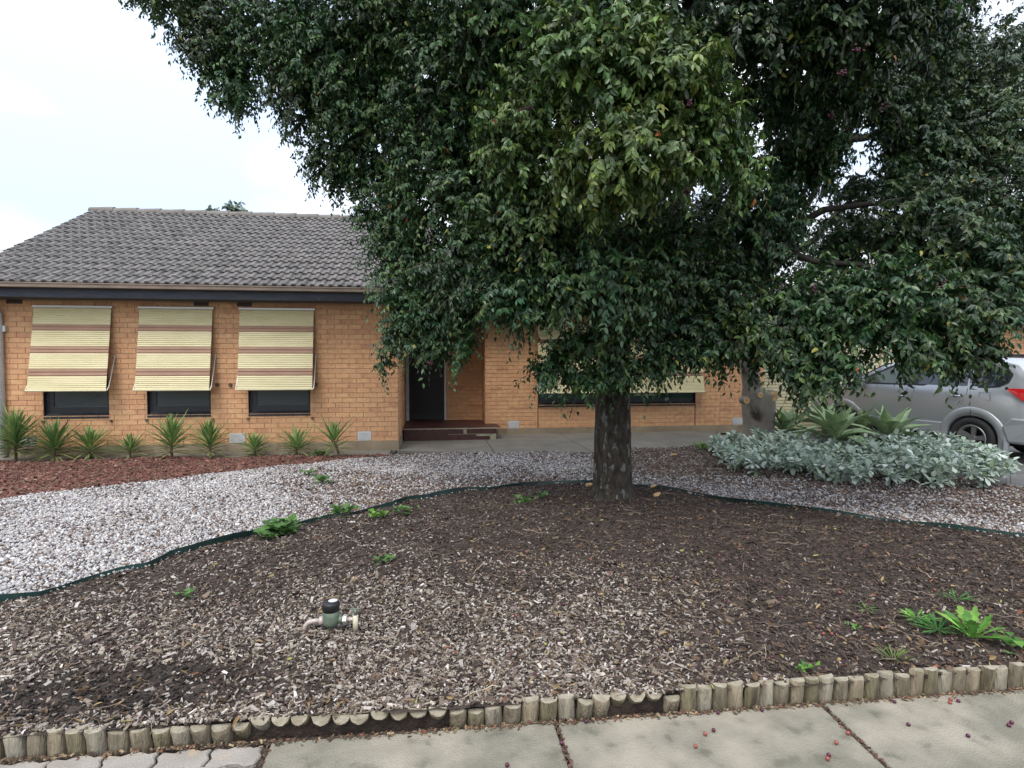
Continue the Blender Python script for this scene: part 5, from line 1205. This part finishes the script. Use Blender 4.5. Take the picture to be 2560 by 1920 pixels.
weed(2022, 1682, .07, 10, 1.0, 20, 60, gg, 'tiny round-leaved weed behind the right logs', 7, False)
weed(2132, 1578, .06, 8, .9, 20, 60, gg, 'tiny seedling left of the feathery weed', 8, False)
weed(2165, 1525, .12, 6, .22, 4, 15, gg, 'thin creeping weed reaching left from the feathery weed', 9)
wk = [(.085, .185, .045), (.11, .22, .055)]
weed(705, 1335, .22, 52, .8, 5, 50, wk, 'leafy bright green weed on the edging strip, largest of the left ones', 10, False)
weed(668, 1350, .14, 14, .9, 5, 40, wk, 'low round-leaved weed at the left foot of the leafy one', 17, False)
weed(856, 1288, .16, 44, .5, 25, 70, wk, 'bushy weed growing over the dark edging strip', 11, False)
weed(945, 1300, .13, 34, .6, 20, 65, [(.13, .30, .04), (.17, .33, .05)], 'yellow-green weed just below the edging strip', 12, False)
weed(1010, 1288, .15, 18, .8, 10, 45, wk, 'scattered round-leaved weed right of the yellow-green one', 13, False)
weed(955, 1413, .09, 24, .7, 15, 50, wk, 'small weed alone in the mulch above the water meter', 14, False)
weed(1312, 1262, .12, 26, .6, 35, 80, wk, 'upright little weed left of the trunk foot', 15, False)
weed(1355, 1250, .13, 18, .7, 5, 30, wk, 'faint flat weed beside the trunk foot', 16, False)
weed(465, 1495, .09, 14, .7, 5, 30, wk, 'small seedling in the mulch below the left edging', 18, False)
weed(775, 1192, .15, 22, .7, 10, 50, wk, 'sparse weed in the pebbles, the left of two', 19, False)
weed(812, 1212, .18, 26, .7, 5, 40, wk, 'sparse weed in the pebbles, the right of two', 20, False)
weed(800, 1140, .16, 40, .8, 10, 50, [(.06, .17, .03)], 'dark clover patch between the last two yuccas', 21, False)
weed(1755, 1126, .30, 60, .06, 20, 60, [(.12, .24, .04)], 'strip of short grass between path and silver plants', 22, False, 'grass_tuft')

# ------------------------------------------------------------------ water meter
mb_ = G(828, 1578); mz = float(gz(mb_[0], mb_[1])); wm = empty('water_meter', (mb_[0], mb_[1], mz), rad(-6)); tag(wm, 'black-lidded green water meter on grey pipes in the mulch', 'water meter')
MB().lathe([(0, .03), (.036, .032), (.045, .045), (.047, .06), (.047, .118), (.042, .124)], (0, 0, 0), 28).build('meter_body', M['brass'], wm, smooth=True)
MB().lathe([(.044, .118), (.048, .12), (.048, .160), (.045, .168), (.036, .171), (0, .172)], (0, 0, 0), 28).build('lid', M['black'], wm, smooth=True)
MB().lathe([(.026, .1722), (.0, .1735)], (.008, .014, 0), 16).build('lid_label', M['white'], wm)
MB().tube([(-.04, .040, .172), (.04, .046, .184)], .006, 6).build('lid_hinge', M['twig'], wm)
MB().tube([(-.04, 0, .06), (-.066, 0, .06)], .024, 12).build('union', M['copper'], wm, smooth=True)
MB().tube([(.04, 0, .066), (.072, 0, .066)], .022, 12).build('union', M['brass'], wm, smooth=True)
MB().tube([(-.064, 0, .06), (-.10, 0, .058), (-.13, 0, .050), (-.148, 0, .03), (-.155, 0, -.02)], .0135, 12).build('inlet_pipe', M['copper'], wm, smooth=True)
MB().tube([(.07, 0, .066), (.092, 0, .066)], .026, 6).build('nut', M['alu'], wm)
MB().tube([(.09, 0, .066), (.14, 0, .066)], .012, 12).build('outlet_pipe', M['copper'], wm, smooth=True)
tp = MB().tube([(.140, 0, -.01), (.140, 0, .09)], .0155, 12).build('tap_body', M['paleplastic'], wm, smooth=True)
MB().tube([(.140, 0, .09), (.140, 0, .125)], .010, 10).build('spindle', M['brass'], tp, smooth=True)
MB().box(.108, .172, -.007, .007, .124, .131).build('handle', M['brass'], tp, bevel=.002)

# ------------------------------------------------------------------ fallen berries on the concrete, sawn bits, spikes
bm_ = MB().lathe([(0, -.009), (.007, -.006), (.0095, 0), (.007, .006), (0.001, .0085)], (0, 0, 0), 10).mesh('fallen_berry', M['berry'], True)
bm2 = MB().lathe([(0, -.009), (.007, -.006), (.0095, 0), (.007, .006), (0.001, .0085)], (0, 0, 0), 10).mesh('fallen_berry', M['berry2'], True)
for (u, v, k_) in ((1268, 1912, 0), (1404, 1857, 0), (1465, 1803, 0), (1763, 1834, 1), (1784, 1825, 0), (1739, 1865, 1), (1905, 1774, 0), (2236, 1754, 0), (2375, 1756, 1), (2396, 1752, 0), (2271, 1811, 0), (2420, 1839, 0), (2522, 1813, 0), (2529, 1806, 0), (2091, 1856, 1), (2072, 1887, 0), (2069, 1896, 1), (2120, 1832, 1), (2377, 1748, 1), (1795, 1781, 0)):
    b = G(u, v, -.092); o = bpy.data.objects.new('fallen_berry', bm2 if k_ else bm_); link(o); o.location = b
    tag(o, 'fallen orange-red berry on the concrete footpath' if k_ else 'fallen dark purple berry on the concrete footpath', 'berry', 'orange-red berries on the footpath' if k_ else 'purple berries on the footpath')
for i in range(46):
    q_ = scatter(1, lambda x, y: s_bed(x, y) & vis(x, y), (.0, 4.5), (2.7, 5.0), .6)[0]; o = bpy.data.objects.new('fallen_berry', bm_ if i % 3 else bm2); link(o); o.location = (q_[0], q_[1], float(gz(*q_)) + .018)
    tag(o, 'fallen dark purple berry lying in the mulch' if i % 3 else 'fallen orange-red berry lying in the mulch', 'berry', 'purple berries in the mulch' if i % 3 else 'orange-red berries in the mulch')
def offcut(u, v, s_, label, seed):
    rs = random.Random(seed); b = G(u, v); z = float(gz(b[0], b[1])); o = MB().tube([(-s_, 0, .02), (0, .01 * s_, .03), (s_, rs.uniform(-.4, .4) * s_, .045)], [s_ * .4, s_ * .5, s_ * .22], 6).build('wood_offcut', M['cutwood']); o.location = (b[0], b[1], z); o.rotation_euler = (.2, .1, rs.uniform(-.4, .4)); tag(o, label, 'wood piece')
offcut(1632, 1222, .035, 'pale wood piece lying on the edging right of the trunk', 1)
offcut(1642, 1249, .05, 'pale split wood piece in the mulch right of the trunk foot', 2)
offcut(1474, 1220, .05, 'pale wood piece left of the trunk foot', 3)
offcut(1685, 1137, .045, 'white curved bark piece near the concrete path', 4)
pk = G(990, 1136); o = MB().lathe([(.018, 0), (.018, .06), (.022, .06), (.022, .075), (0, .08)], (0, 0, 0), 10).build('sprinkler_head', M['edge']); o.location = (pk[0], pk[1], -.01); tag(o, 'small dark sprinkler riser at the corner of the concrete strip', 'sprinkler')
